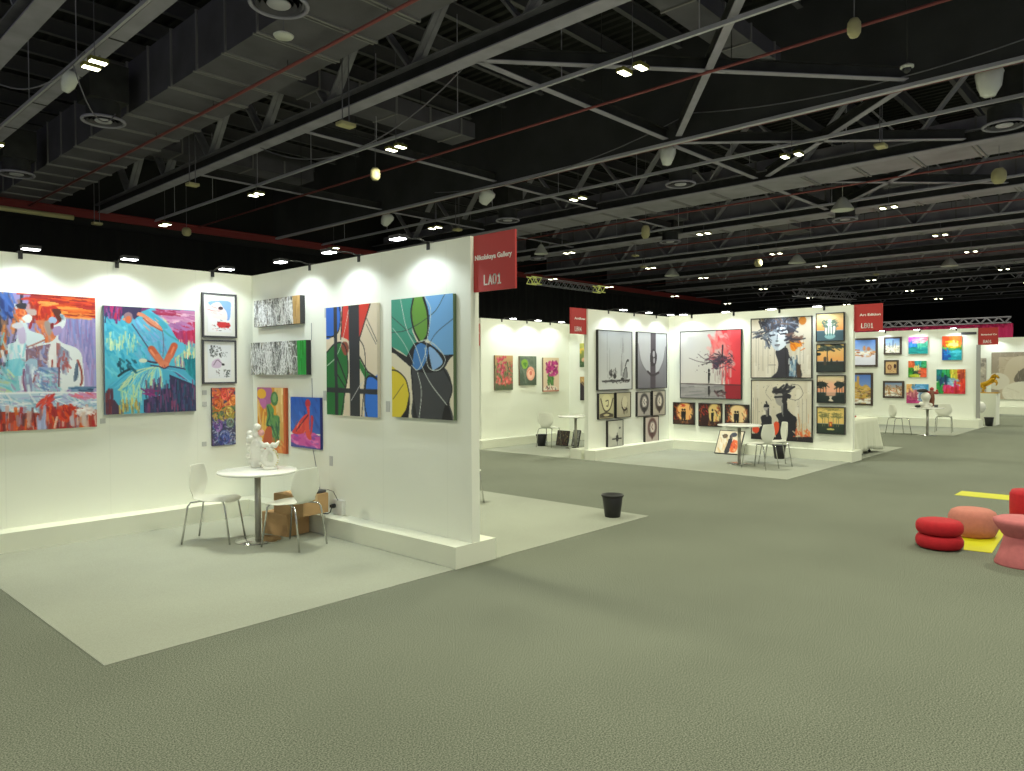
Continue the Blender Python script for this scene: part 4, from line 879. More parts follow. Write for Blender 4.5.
def p_stripe(p):
    p.grad((165,165,170), (115,113,120)); p.curve([(0.05,-0.05),(0.97,-0.05),(0.94,0.35),(0.80,0.60),(0.62,0.74),(0.42,0.74),(0.20,0.60),(0.06,0.35)], (188,189,192)); p.poly([(0.44,0),(0.62,0),(0.61,1),(0.43,1)], (78,70,78)); p.arc([(0.02,0.2),(0.12,0.52),(0.36,0.72),(0.64,0.75),(0.86,0.56),(0.97,0.24)], 0.010, (120,118,122)); p.arc([(0.34,0.70),(0.5,0.77),(0.72,0.72)], 0.022, (60,52,58)); p.curve([(0.44,0.36),(0.54,0.28),(0.64,0.36),(0.66,0.45),(0.60,0.58),(0.46,0.60),(0.42,0.48)], (52,46,52)); p.ell(0.55,0.38,0.04,0.06,(175,172,176)); p.ell(0.56,0.50,0.03,0.05,(165,162,166))
def p_ink(style, tint):
    def f(p):
        p.grad(tint, tuple(int(v*0.88) for v in tint))
        if style == 0: p.ell(0.5,0.35,0.33,0.34,tuple(min(255,int(v*1.06)) for v in tint)); p.arc([(0.12,0.2),(0.3,0.6),(0.5,0.72),(0.75,0.6),(0.95,0.2)], 0.03, (70,60,50)); p.arc([(0.45,0.3),(0.62,0.28),(0.6,0.5),(0.5,0.5)], 0.02, (60,50,45)); p.poly([(0.05,0.82),(0.4,0.75),(0.6,0.76),(0.95,0.84),(0.95,0.97),(0.05,0.97)], (72,64,52)); p.ell(0.5,0.87,0.2,0.05,(205,195,150))
        if style == 1: p.ell(0.56,0.44,0.22,0.3,(120,110,95)); p.ell(0.58,0.40,0.19,0.27,tuple(min(255,int(v*1.04)) for v in tint)); p.arc([(0.4,0.6),(0.55,0.72),(0.75,0.66)], 0.035, (50,44,40)); p.brush(14, (0.5,0.62,0.85,0.84), [(50,46,42),(90,80,70)], 0.14, 0.012, 1.2, 0.8)
        if style == 2: p.ell(0.35,0.35,0.28,0.26,tuple(min(255,int(v*1.05)) for v in tint), 1, 0, 0.3); p.ell(0.62,0.70,0.09,0.14,BK); p.line([(0.30,0.72),(0.9,0.72)], 0.025, (40,40,42)); p.line([(0.62,0.5),(0.62,0.95)], 0.02, (45,45,48)); p.ell(0.8,0.30,0.06,0.04,(60,60,60))
        if style >= 3:
            c = [(50,48,50),(60,54,50),(84,50,50)][style-3]; p.ell(0.54,0.44,0.31,0.36,c, 0.85, 0, 0.25); p.ell(0.55,0.42,0.22,0.26,(150,142,136)); p.ell(0.56,0.42,0.16,0.21,tuple(min(255,int(v*1.08)) for v in tint)); p.arc([(0.56,0.30),(0.50,0.42),(0.58,0.52)], 0.018, c); p.curve([(0.38,0.66),(0.7,0.66),(0.6,0.84),(0.52,0.95),(0.46,0.84)], c); p.brush(12, (0.2,0.15,0.85,0.75), [c, (110,100,98)], 0.12, 0.012, 1.2, 1.2)
    return f
def p_redtree(p):
    p.grad((190,188,186), (205,200,194), 0, 0.78, horiz=False); p.poly([(0.60,0),(1,0),(1,1),(0.78,1),(0.72,0.6),(0.78,0.4),(0.58,0.2)], (215,52,62)); p.grad((225,70,78), (205,45,58), 0, 1, 0.80, 1.0); p.brush(50, (0.52,0.0,0.85,0.5), [(225,80,85),(220,110,110),(215,150,148),(210,60,70),(205,170,168)], 0.14, 0.03, 1.2, 0.8, 0.6); p.brush(26, (0.68,0.4,0.84,0.8), [(220,90,95),(205,190,186)], 0.22, 0.012, PI/2, 0.05, 0.7)
    p.poly([(0,0.78),(1,0.80),(1,1),(0,1)], (150,146,146)); p.brush(50, (0,0.80,0.75,1), [(140,138,140),(165,160,160),(120,118,122)], 0.2, 0.01, 0.0, 0.1, 0.6); p.poly([(0.74,0.80),(1,0.80),(1,1),(0.76,1)], (150,35,48)); p.line([(0,0.785),(1,0.80)], 0.006, (60,40,46))
    p.ell(0.66,0.44,0.13,0.05,(60,50,66), 0.95, -0.3); p.ell(0.60,0.52,0.05,0.05,(60,55,75)); p.line([(0.70,0.46),(0.71,0.22)], 0.012, (60,35,50)); p.brush(60, (0.42,0.34,0.86,0.56), [(60,45,60),(80,60,80),(40,36,50),(120,60,80)], 0.10, 0.006, 0.1, 0.9); p.arc([(0.15,0.40),(0.35,0.46),(0.6,0.46)], 0.005, (90,80,86)); p.arc([(0.30,0.34),(0.42,0.42),(0.55,0.44)], 0.005, (90,80,86)); p.line([(0.36,0.50),(0.55,0.46)], 0.006, (80,70,76)); p.specks(30, (0.25,0.3,0.9,0.62), [(70,55,66)], 0.006); p.brush(20, (0.55,0.55,0.8,0.75), [(120,80,90),(150,120,124)], 0.16, 0.003, PI/2, 0.03)
    p.ell(0.485,0.59,0.018,0.028,BK); p.poly([(0.465,0.62),(0.505,0.62),(0.50,0.72),(0.49,0.78),(0.475,0.78),(0.465,0.70)], BK); p.poly([(0.47,0.82),(0.50,0.82),(0.505,0.92),(0.485,0.99),(0.465,0.92)], (45,42,46)); p.brush(14, (0.58,0.88,0.74,0.99), [(50,40,46),(90,60,66)], 0.06, 0.01, 0.2, 0.7)
def p_face(p):
    p.a[:] = np.array((206,198,184))/255; p.brush(40, (0,0,1,1), [(210,202,190),(198,188,172),(216,210,200)], 0.3, 0.04, PI/2, 0.1, 0.5)
    for x in (0.08,0.13,0.2,0.29,0.75,0.82,0.88,0.4): p.line([(x,RNG.uniform(0.2,0.4)),(x,RNG.uniform(0.75,1))], 0.0025, (120,112,104))
    p.curve([(0.42,0.55),(0.60,0.50),(0.66,0.66),(0.80,0.78),(0.82,1.02),(0.36,1.02),(0.44,0.9),(0.46,0.75)], (46,44,54)); p.curve([(0.28,0.14),(0.58,0.12),(0.62,0.40),(0.52,0.52),(0.42,0.54),(0.32,0.40),(0.28,0.26)], (176,186,200)); p.curve([(0.46,0.18),(0.60,0.16),(0.62,0.38),(0.52,0.52),(0.46,0.5)], (205,212,222))
    p.curve([(0.18,0.04),(0.42,-0.02),(0.74,-0.02),(0.80,0.10),(0.74,0.22),(0.64,0.34),(0.60,0.18),(0.46,0.16),(0.30,0.24),(0.22,0.20)], (52,54,68)); p.brush(80, (0.14,0.0,0.78,0.24), [(40,42,56),(80,90,110),(120,130,150),(30,30,40),(90,70,60)], 0.10, 0.011, 0.4, 1.2); p.brush(16, (0.03,0.20,0.28,0.34), [(48,50,62),(70,78,92)], 0.10, 0.016, -0.3, 0.4); p.brush(20, (0.22,0.24,0.34,0.5), [(50,52,64),(100,108,124)], 0.08, 0.012, 1.0, 0.5); p.brush(26, (0.60,0.26,0.86,0.44), [(50,48,60),(70,64,80),(120,90,80)], 0.10, 0.016, -0.2, 0.7)
    p.line([(0.32,0.29),(0.40,0.28)], 0.012, (36,38,48)); p.line([(0.50,0.27),(0.59,0.26)], 0.013, (36,38,48)); p.line([(0.45,0.28),(0.44,0.37)], 0.007, (90,96,112)); p.ell(0.44,0.385,0.025,0.012,(40,40,50)); p.line([(0.41,0.455),(0.48,0.45)], 0.011, (70,64,76)); p.line([(0.42,0.48),(0.47,0.478)], 0.006, (110,112,124))
    p.ell(0.86,0.06,0.06,0.07,(205,130,50)); p.curve([(0.66,0.44),(0.76,0.42),(0.84,0.46),(0.76,0.50),(0.74,0.56),(0.68,0.54)], (228,140,24)); p.brush(12, (0.66,0.42,0.88,0.56), [(235,150,30),(215,110,30)], 0.07, 0.012, 0.2, 1); p.poly([(0.66,0.72),(0.76,0.70),(0.75,0.98),(0.64,0.98)], (110,140,165)); p.brush(16, (0.6,0.66,0.78,0.98), [(150,170,185),(70,90,110),(190,196,196)], 0.12, 0.012, PI/2, 0.3); p.poly([(0.77,0.80),(0.83,0.78),(0.83,1),(0.77,1)], (70,52,40)); p.line([(0.30,0.79),(0.42,0.79)], 0.004, (60,58,60)); p.line([(0.58,0.48),(0.60,0.98)], 0.01, (30,30,36)); p.specks(20, (0.1,0.5,0.95,0.95), [(90,84,80)], 0.004)
def p_two(p):
    p.a[:] = np.array((208,200,182))/255; p.brush(40, (0,0,1,1), [(212,204,188),(200,190,172),(218,212,200)], 0.3, 0.04, PI/2, 0.1, 0.5); p.specks(60, (0.02,0.05,0.95,0.6), [(110,104,96),(60,58,60)], 0.005)
    for x in (0.03,0.07,0.10,0.55,0.8,0.85,0.92): p.line([(x,0.3),(x,0.9)], 0.0022, (130,122,110))
    D = (34,34,44); p.curve([(0.42,0.58),(0.52,0.53),(0.60,0.48),(0.68,0.56),(0.76,0.62),(0.76,0.80),(0.70,1.02),(0.44,1.02),(0.42,0.8),(0.46,0.68)], D); p.curve([(0.50,0.40),(0.56,0.40),(0.58,0.52),(0.56,0.62),(0.52,0.56)], (140,138,136)); p.curve([(0.54,0.36),(0.60,0.36),(0.62,0.50),(0.72,0.60),(0.56,0.66)], D); p.curve([(0.40,0.20),(0.54,0.16),(0.56,0.30),(0.52,0.42),(0.44,0.40),(0.40,0.30)], (158,154,150)); p.curve([(0.38,0.14),(0.56,0.14),(0.62,0.24),(0.58,0.38),(0.52,0.36),(0.52,0.22),(0.40,0.22)], (40,38,46)); p.line([(0.40,0.28),(0.52,0.27)], 0.016, D)
    p.brush(26, (0.36,0.10,0.72,0.20), [(36,36,44),(60,58,64)], 0.10, 0.014, -0.35, 0.4); p.line([(0.56,0.16),(0.60,0.06)], 0.02, D); p.line([(0.60,0.18),(0.72,0.10)], 0.018, D); p.ell(0.63,0.26,0.04,0.04,D); p.arc([(0.66,0.06),(0.80,0.08),(0.86,0.22),(0.76,0.32),(0.64,0.30)], 0.003, (60,58,58)); p.arc([(0.30,0.08),(0.24,0.2),(0.34,0.34)], 0.002, (90,86,84))
    p.curve([(0.16,0.62),(0.26,0.58),(0.34,0.62),(0.34,0.76),(0.26,0.80),(0.12,0.98),(0.10,0.9),(0.17,0.74)], D); p.ell(0.255,0.47,0.05,0.055,(176,170,166)); p.poly([(0.22,0.40),(0.30,0.41),(0.31,0.46),(0.20,0.46)], D); p.line([(0.25,0.36),(0.27,0.42)], 0.012, D); p.line([(0.26,0.52),(0.265,0.60)], 0.018, (120,116,116)); p.line([(0.29,0.48),(0.29,0.58)], 0.012, D)
    p.ell(0.07,0.84,0.06,0.07,(220,72,40)); p.curve([(0.40,0.70),(0.47,0.72),(0.46,0.86),(0.40,0.92),(0.37,0.80)], (222,78,42)); p.brush(34, (0.72,0.84,0.98,0.95), [(225,100,50),(230,140,80),(200,60,40),(205,190,160)], 0.08, 0.012, 1.2, 0.6); p.poly([(0,0.92),(0.2,0.90),(0.45,0.97),(0.7,0.94),(1,0.92),(1,1),(0,1)], (38,34,40)); p.brush(16, (0.74,0.60,0.95,0.88), [(215,140,90),(205,170,120)], 0.2, 0.003, PI/2, 0.1)
def p_palms(k):
    def f(p):
        sky = [((228,205,150),(235,150,80)),((222,190,120),(230,160,90)),((215,205,170),(232,150,110)),((225,200,120),(228,190,110))][k]
        p.grad(sky[0], sky[1], 0, 0.62); dk = (28,40,40); p.poly([(0,0.62),(1,0.62),(1,1),(0,1)], [(66,92,104),(38,44,44),(44,54,50),(44,58,48)][k])
        if k == 0:
            p.ell(0.5,0.55,0.20,0.34,(225,228,218)); p.ell(0.5,0.84,0.2,0.1,(130,175,180)); [p.line([(x,0.45),(x,0.8)], 0.016, (60,90,90)) for x in (0.40,0.50,0.60)]; p.brush(24, (0.22,0.24,0.42,0.5), [(60,90,80),(90,110,90)], 0.12, 0.018, 0.6, 0.8); p.brush(24, (0.58,0.24,0.80,0.5), [(60,90,80),(90,110,90)], 0.12, 0.018, -0.6, 0.8); p.line([(0.3,0.4),(0.3,0.7)], 0.014, (80,100,90)); p.line([(0.72,0.4),(0.72,0.7)], 0.014, (80,100,90))
        if k == 1:
            p.brush(34, (0.0,0.02,0.95,0.22), [dk,(50,64,56)], 0.2, 0.03, 0.2, 0.4); p.line([(0.38,0.1),(0.40,0.8)], 0.018, dk); p.line([(0.3,0.5),(0.3,0.8)], 0.05, (70,60,50)); p.ell(0.54,0.57,0.035,0.06,dk); p.poly([(0.49,0.60),(0.59,0.60),(0.58,0.80),(0.50,0.80)], dk); p.poly([(0.72,0.64),(0.78,0.64),(0.77,0.80),(0.72,0.80)], (50,44,44)); p.ell(0.75,0.62,0.025,0.04,(50,44,44)); p.poly([(0,0.78),(1,0.74),(1,1),(0,1)], (38,48,48)); p.ell(0.05,0.35,0.1,0.06,dk)
        if k == 2:
            p.ell(0.5,0.6,0.16,0.3,(238,178,150), 0.8, 0, 0.4)
            for x in (0.12,0.22,0.32,0.72,0.82,0.92): p.line([(x,0.28),(x,0.72)], 0.012, dk)
            p.ell(0.16,0.32,0.20,0.10,dk); p.ell(0.82,0.32,0.20,0.10,dk); p.brush(24, (0.0,0.22,0.40,0.46), [dk], 0.14, 0.016, 0.8, 0.9); p.brush(24, (0.62,0.22,1,0.46), [dk], 0.14, 0.016, -0.8, 0.9); p.poly([(0,0.70),(0.4,0.76),(0.6,0.76),(1,0.70),(1,1),(0,1)], dk); p.curve([(0.44,0.78),(0.56,0.78),(0.52,0.86),(0.60,0.96),(0.42,0.94),(0.46,0.86)], (215,200,180))
        if k == 3:
            for x in (0.2,0.28,0.42,0.60,0.72,0.80): p.line([(x,0.25),(x,0.78)], 0.011, (120,120,80))
            p.brush(30, (0.08,0.20,0.44,0.38), [(110,112,70),(150,140,80)], 0.14, 0.016, 0.3, 0.6); p.brush(30, (0.56,0.20,0.92,0.38), [(110,112,70),(150,140,80)], 0.14, 0.016, -0.3, 0.6); p.brush(20, (0.2,0.02,0.8,0.12), [(150,140,80)], 0.16, 0.012, 0, 0.3); p.poly([(0.44,0.56),(0.56,0.56),(0.56,0.74),(0.44,0.74)], (190,70,40)); p.ell(0.5,0.65,0.03,0.05,(240,190,60)); p.poly([(0,0.74),(1,0.74),(1,1),(0,1)], (40,54,46)); p.ell(0.5,0.84,0.14,0.04,(200,190,110))
    return f
def p_couple(k):
    def f(p):
        p.a[:] = np.array([(46,28,24),(60,30,26),(50,40,36)][k])/255; p.ell(0.55 if k != 1 else 0.72, 0.42, 0.36 if k != 1 else 0.28, 0.40, [(236,180,110),(220,190,120),(238,205,150)][k], 1, 0, 0.25)
        p.brush(26, (0,0,0.3,1), [(150,50,34),(60,30,30),(215,110,50)], 0.16, 0.02, 1.2, 0.6); p.brush(18, (0.75,0.1,1,0.9), [(190,80,40),(70,40,34),(40,50,56)], 0.16, 0.02, 1.4, 0.6); p.poly([(0,0.80),(1,0.78),(1,1),(0,1)], (60,36,30)); p.brush(18, (0.3,0.8,0.8,0.98), [(220,150,90),(150,90,60)], 0.10, 0.010, PI/2, 0.2)
        for x in ((0.44,0.55) if k != 1 else (0.32,0.62)): p.ell(x,0.32 if k != 1 else 0.28,0.045,0.055,BK); p.poly([(x-0.07,0.40),(x+0.06,0.38),(x+0.05,0.66),(x+0.03,0.86),(x-0.05,0.86)], BK)
        if k == 1: p.curve([(0.12,0.3),(0.36,0.18),(0.46,0.5),(0.42,0.95),(0.14,0.95)], (50,26,28)); p.brush(14, (0.1,0.1,0.4,0.5), [(190,50,40),(150,40,36)], 0.12, 0.02, 1, 0.6)
        if k == 0: p.brush(10, (0.4,0.05,0.6,0.2), [(200,70,40)], 0.14, 0.02, 0.2, 0.3)
    return f
def p_lean(p):
    p.a[:] = np.array((226,212,186))/255; p.brush(20, (0.1,0.1,0.4,0.9), [(220,190,140),(232,224,206)], 0.2, 0.03, 1.2, 0.5); p.ell(0.26,0.24,0.11,0.10,(96,76,60)); p.brush(10, (0.12,0.15,0.36,0.34), [(60,50,44),(130,110,80)], 0.08, 0.014, 0.3, 0.8); p.ell(0.62,0.16,0.13,0.10,(56,60,74)); p.ell(0.50,0.24,0.05,0.09,(60,58,64)); p.curve([(0.44,0.36),(0.58,0.34),(0.60,0.6),(0.56,0.96),(0.38,0.96),(0.42,0.6)], (46,44,50)); p.curve([(0.66,0.40),(0.88,0.50),(0.84,0.9),(0.62,0.92),(0.58,0.66)], (226,100,40)); p.brush(20, (0.58,0.4,0.92,0.94), [(232,120,60),(205,60,40),(240,180,130)], 0.12, 0.022, 1.2, 0.7); p.line([(0.54,0.2),(0.56,0.34)], 0.03, (90,80,80))
def p_town(k):
    def f(p):
        if k == 0: p.grad((90,130,205), (150,180,225), 0, 0.45); p.poly([(0,0.6),(1,0.55),(1,1),(0,1)], (222,222,236)); p.brush(40, (0,0.38,1,0.66), [(190,110,60),(215,150,90),(130,80,60),(230,200,160)], 0.12, 0.02, 0.1, 0.3); p.ell(0.6,0.34,0.05,0.1,(200,140,90)); p.ell(0.75,0.36,0.06,0.08,(190,120,80))
        elif k == 1: p.grad((80,120,200), (140,165,215), 0, 0.6); p.curve([(0,0.5),(0.2,0.3),(0.4,0.25),(0.6,0.4),(0.8,0.35),(1,0.5),(1,0.8),(0,0.8)], (205,165,80)); p.line([(0.45,0.08),(0.45,0.4)], 0.04, (190,150,80)); p.brush(50, (0,0.45,1,1), [(130,90,60),(205,170,110),(90,100,60),(180,150,130),(220,200,170)], 0.12, 0.02, 0.1, 0.5)
        elif k == 2: p.grad((100,140,200), (170,190,215), 0, 0.5); p.brush(40, (0,0.45,1,1), [(215,200,150),(90,110,90),(190,170,110),(235,230,200),(120,120,80)], 0.1, 0.018, 0.2, 0.8); p.line([(0.52,0.12),(0.52,0.6)], 0.025, (60,80,110)); p.line([(0.3,0.3),(0.3,0.6)], 0.02, (90,100,120)); p.line([(0.7,0.35),(0.7,0.65)], 0.02, (150,140,110))
        elif k == 3: p.a[:] = np.array((205,170,120))/255; p.ell(0.35,0.5,0.2,0.25,(130,80,50)); p.ell(0.35,0.48,0.1,0.14,(190,150,110)); p.ell(0.85,0.4,0.12,0.2,(60,30,30)); p.brush(16, (0.1,0.6,0.9,0.95), [(215,185,140),(160,110,70)], 0.14, 0.02, 0.1, 0.4)
        else: p.grad((120,150,200), (200,170,130), 0, 0.5); p.brush(30, (0,0.2,0.35,0.9), [(150,110,70),(190,140,80)], 0.12, 0.03, 1.2, 0.5); p.brush(30, (0.65,0.2,1,0.9), [(130,90,60),(180,130,80)], 0.12, 0.03, 1.2, 0.5); p.brush(20, (0.35,0.4,0.7,0.65), [(225,110,60),(215,170,120)], 0.08, 0.02, 0.2, 0.5); p.brush(24, (0.1,0.7,0.9,1), [(150,110,80),(190,150,110),(100,80,60)], 0.14, 0.02, 0.05, 0.3)
    return f
def p_abs(k):
    B = [[(0,0,.5,.3,(235,90,220)),(.5,0,1,.3,(230,110,130)),(0,.25,.45,.65,(40,130,220)),(.45,.3,1,.6,(60,170,140)),(0,.6,1,1,(10,150,150)),(.3,.1,.8,.35,(245,160,170))],
         [(0,0,.35,.45,(225,100,50)),(.35,0,.7,.4,(20,150,160)),(.7,0,1,.4,(50,170,110)),(0,.4,.35,1,(40,140,40)),(.35,.55,.75,.85,(20,50,40)),(.65,.4,1,1,(235,90,50)),(.3,.35,.6,.55,(240,220,130)),(.2,.8,.6,1,(190,200,50))],
         [(0,0,.4,.5,(225,70,20)),(.4,0,1,.4,(240,110,20)),(.3,.2,.75,.5,(245,190,30)),(.5,.3,.72,.42,(255,240,150)),(0,.45,1,.6,(90,170,60)),(0,.55,.45,1,(0,100,190)),(.45,.55,1,1,(0,160,180)),(.6,.6,.85,.8,(60,190,210))],
         [(0,0,.5,.5,(0,130,130)),(.2,0,.6,.35,(30,160,80)),(.5,0,.7,.5,(220,210,70)),(.65,0,1,.6,(225,110,40)),(.78,.1,.95,.4,(150,40,20)),(0,.55,.25,1,(40,150,70)),(.2,.4,.7,.7,(150,195,225)),(.25,.6,.75,.85,(235,60,130)),(.25,.75,1,1,(200,35,50)),(.7,.5,1,.75,(230,60,40)),(.1,.3,.35,.55,(0,80,120))],
         [(0,0,.35,.5,(235,180,110)),(.3,0,1,.4,(60,150,205)),(.35,.1,.75,.25,(100,160,215)),(0,.45,.5,1,(180,70,110)),(.1,.35,.5,.6,(190,110,120)),(.55,.4,1,1,(120,150,180)),(0,.85,.6,1,(190,60,130))]][k]
    def f(p):
        for x0, y0, x1, y1, c in B: p.poly([(x0,y0),(x1,y0),(x1,y1),(x0,y1)], c)
        for x0, y0, x1, y1, c in B*2: p.brush(12, (x0,y0,x1,y1), [c, tuple(min(255,v+25) for v in c), tuple(max(0,v-25) for v in c)], 0.22, 0.035, 0 if RNG.rand() < .5 else PI/2, 0.12, 0.85)
    return f
def p_arch(p):
    p.a[:] = np.array((150,138,120))/255; p.brush(160, (0,0,1,1), [(165,152,134),(130,118,102),(176,166,150)], 0.06, 0.008, 0, 1.6, 0.6)
    p.poly([(0.12,0.1),(0.9,0.1),(0.9,1),(0.12,1)], (178,164,142)); p.brush(120, (0.12,0.1,0.9,1), [(186,172,150),(160,146,124),(196,186,166)], 0.05, 0.007, 0, 1.6, 0.6); p.curve([(0.3,0.16),(0.55,0.08),(0.8,0.16),(0.88,0.5),(0.86,1.02),(0.24,1.02),(0.2,0.5)], (190,178,156))
    p.curve([(0.38,0.62),(0.42,0.45),(0.58,0.32),(0.74,0.45),(0.78,0.62),(0.58,0.66)], (104,96,86)); p.brush(30, (0.42,0.42,0.74,0.62), [(90,84,76),(130,122,108)], 0.1, 0.008, PI/2, 0.2); p.ell(0.10,0.62,0.20,0.18,(206,200,184)); p.ell(0.52,0.86,0.34,0.24,(212,208,192)); p.ell(1.0,0.18,0.13,0.2,(205,208,206)); p.brush(20, (0.2,0.7,0.8,1), [(206,200,182),(216,212,198)], 0.1, 0.01, 0.6, 0.8)
def p_narrow(p):
    p.a[:] = np.array((166,158,146))/255; p.brush(40, (0,0,1,1), [(190,182,168),(130,124,116),(200,192,176)], 0.1, 0.03, 0, 1.5)
def p_flower(k):
    def f(p):
        if k == 0: p.grad((200,160,110), (80,90,70)); p.brush(60, (0,0.2,1,1), [(60,90,50),(90,110,60),(50,70,50)], 0.1, 0.016, PI/2, 0.5); p.specks(70, (0.1,0.03,0.6,0.55), [(205,60,90),(225,110,130),(170,40,80)], 0.030); p.specks(60, (0.6,0.15,0.98,0.8), [(200,60,80),(215,90,90)], 0.018); p.specks(50, (0.05,0.6,0.9,0.85), [(215,80,80),(230,130,120)], 0.035)
        if k == 1: p.grad((100,115,100), (70,85,70)); p.brush(30, (0,0,1,1), [(90,105,92),(110,124,106)], 0.25, 0.04, 1, 0.8); p.curve([(0.1,0.2),(0.3,0.1),(0.48,0.2),(0.42,0.4),(0.2,0.42)], (130,170,60)); p.curve([(0.2,0.25),(0.4,0.22),(0.36,0.38)], (80,130,50)); p.ell(0.65,0.60,0.25,0.24,(232,165,140)); p.ell(0.62,0.62,0.15,0.15,(240,190,165)); p.ell(0.66,0.58,0.08,0.08,(215,120,105)); p.arc([(0.45,0.55),(0.6,0.45),(0.8,0.5)], 0.012, (215,130,110))
        if k == 2: p.grad((222,200,165), (226,200,180)); p.brush(50, (0.3,0.5,0.65,0.8), [(60,110,60),(90,140,70)], 0.16, 0.018, 1.3, 0.4); p.specks(80, (0.18,0.10,0.9,0.52), [(165,25,110),(200,50,140),(130,20,90)], 0.042); p.ell(0.45,0.92,0.45,0.10,(232,220,205)); p.specks(24, (0.15,0.84,0.8,0.95), [(60,50,60),(160,60,50)], 0.02); p.poly([(0,0.97),(1,0.97),(1,1),(0,1)], (190,110,90))
        if k == 3: p.grad((190,190,90), (60,90,60)); p.specks(24, (0,0.1,0.5,0.4), [(235,205,60),(225,190,80)], 0.05); p.specks(30, (0.1,0.4,1,0.85), [(235,180,150),(225,150,130)], 0.06); p.brush(20, (0,0.75,1,1), [(50,80,50),(70,100,60)], 0.15, 0.03, 0.5, 1)
        if k == 4: p.grad((190,150,90), (150,130,100)); p.curve([(0,0.3),(0.4,0.25),(0.6,0.6),(0.4,1),(0,1)], (50,40,50)); p.ell(0.7,0.7,0.3,0.25,(205,175,80)); p.brush(14, (0,0.1,1,0.4), [(205,170,110),(110,90,70)], 0.2, 0.03, 1, 0.6)
    return f

# left booth, back wall
hang('canvas_painting', 'large canvas of two white ballet dancers seen from behind against red and violet', 'painting', 'LA', 1.70, 2.829, 1.187, 2.588, p_dancers, (110,140), 0.04)
hang('canvas_painting', 'turquoise canvas of a seated dancer in a spreading tutu, hands crossed behind her', 'painting', 'LA', 2.914, 3.915, 1.312, 2.512, p_tutu, (110,130), 0.05, side=(90,110,130))
hang('framed_picture', 'black framed picture with a pink shape and a small red animal, left booth corner', 'picture', 'LA', 4.016, 4.453, 2.20, 2.742, p_pinkcow, (40,50), frame=('frame_grey',0.02,0.03), mat_border=0.045)
hang('framed_picture', 'black framed ink drawing of leaves below the picture with the red animal', 'picture', 'LA', 4.012, 4.442, 1.633, 2.171, p_inkgarden, (40,50), frame=('frame_grey',0.02,0.03), mat_border=0.045)
hang('canvas_painting', 'narrow canvas of roses turning from orange to deep blue under two framed pictures', 'painting', 'LA', 4.120, 4.419, 0.870, 1.582, p_rosesall, (44,96), 0.03, side=(70,60,80))
# left booth, side wall
hang('box_artwork', 'long grey scribbled box artwork with an ochre band, upper of two', 'artwork', 'LB', 8.62, 7.56, 2.335, 2.662, p_scribble((150,140,120), (176,140,80)), (90,44), 0.065, side=(60,60,62))
hang('box_artwork', 'long grey scribbled box artwork with a bright green band, lower of two', 'artwork', 'LB', 8.72, 7.44, 1.74, 2.14, p_scribble((110,120,100), (30,150,50)), (100,50), 0.065, side=(40,40,44))
hang('canvas_painting', 'yellow canvas with a green bald figure behind the white vases', 'painting', 'LB', 8.621, 7.951, 0.790, 1.582, p_green, (40,84), 0.035, side=(190,90,45))
hang('canvas_painting', 'blue canvas with a red seated figure on a pink ground', 'painting', 'LB', 7.836, 7.212, 0.890, 1.479, p_blue, (44,70), 0.035, side=(40,50,120))
hang('canvas_painting', 'tall abstract canvas of red, blue and green shapes with thick black bars', 'painting', 'LB', 7.065, 6.140, 1.299, 2.482, p_stain1, (70,140), 0.04, side=(214,202,180))
hang('canvas_painting', 'tall abstract canvas in teal, sky blue, yellow and charcoal with a green oval', 'painting', 'LB', 5.903, 4.994, 1.318, 2.492, p_stain2, (80,150), 0.04, side=(90,110,80))
# middle booth, back wall
FK = ('frame_black', 0.014, 0.055)
hang('framed_picture', 'large black framed grey picture of small bottles on a ledge', 'picture', 'ME', 12.06, 13.302, 1.37, 2.60, p_still, (56,90), frame=FK)
hang('framed_picture', 'large black framed grey picture split by a dark vertical stripe', 'picture', 'ME', 13.50, 14.72, 1.37, 2.61, p_stripe, (50,90), frame=FK)
TN = (205,200,172)
for a, b, c, d_, k, t_, l in ((12.09,12.64,0.783,1.313,0,(206,200,160),'small framed ink picture of a pale bowl, first in the row'),(12.71,13.255,0.78,1.316,1,(200,194,166),'small framed ink picture of a smudged oval, second in the row'),(12.40,12.966,0.19,0.745,2,(204,204,192),'small framed ink picture of a dark cross, hanging lowest on the left'),(13.50,14.036,0.768,1.307,3,(198,192,184),'small framed ink picture of an upright dark ring, third in the row'),(14.12,14.663,0.761,1.319,4,(202,194,178),'small framed ink picture of a dark ring, last in the row by the corner'),(13.81,14.374,0.184,0.751,5,(206,192,184),'small framed picture of a reddish ring, hanging lowest on the right')):
    hang('framed_picture', l, 'picture', 'ME', a, b, c, d_, p_ink(k, t_), (28,44), frame=('frame_black',0.014,0.05), group='small ink pictures in black frames')
# middle booth, side wall
hang('framed_picture', 'square framed painting of a lone figure under a black tree, grey turning red', 'picture', 'MF', 8.471, 7.0, 1.14, 2.65, p_redtree, (92,100), frame=('frame_black',0.016,0.05))
hang('framed_picture', 'large framed portrait of an ink splashed face with orange flowers', 'picture', 'MF', 6.80, 5.52, 1.60, 2.85, p_face, (92,96), frame=('frame_black',0.016,0.04))
hang('framed_picture', 'large framed painting of two dark figures with orange flames, below the portrait', 'picture', 'MF', 6.79, 5.51, 0.315, 1.565, p_two, (92,96), frame=('frame_black',0.016,0.04))
for k, (a, b, c, d_, l) in enumerate(((5.44,4.90,2.325,2.885,'square palm sunset picture with a white pond, top of the column by the sign'),(5.43,4.89,1.72,2.28,'square sunset picture with a spreading tree and three figures, second in the column'),(5.42,4.88,1.115,1.665,'square picture of palms mirrored either side of a stream, third in the column'),(5.42,4.88,0.505,1.04,'square yellow palm picture with a red doorway, lowest in the column'))):
    hang('framed_picture', l, 'picture', 'MF', a, b, c, d_, p_palms(k), (42,44), frame=('frame_black',0.016,0.06), group='four square palm pictures')
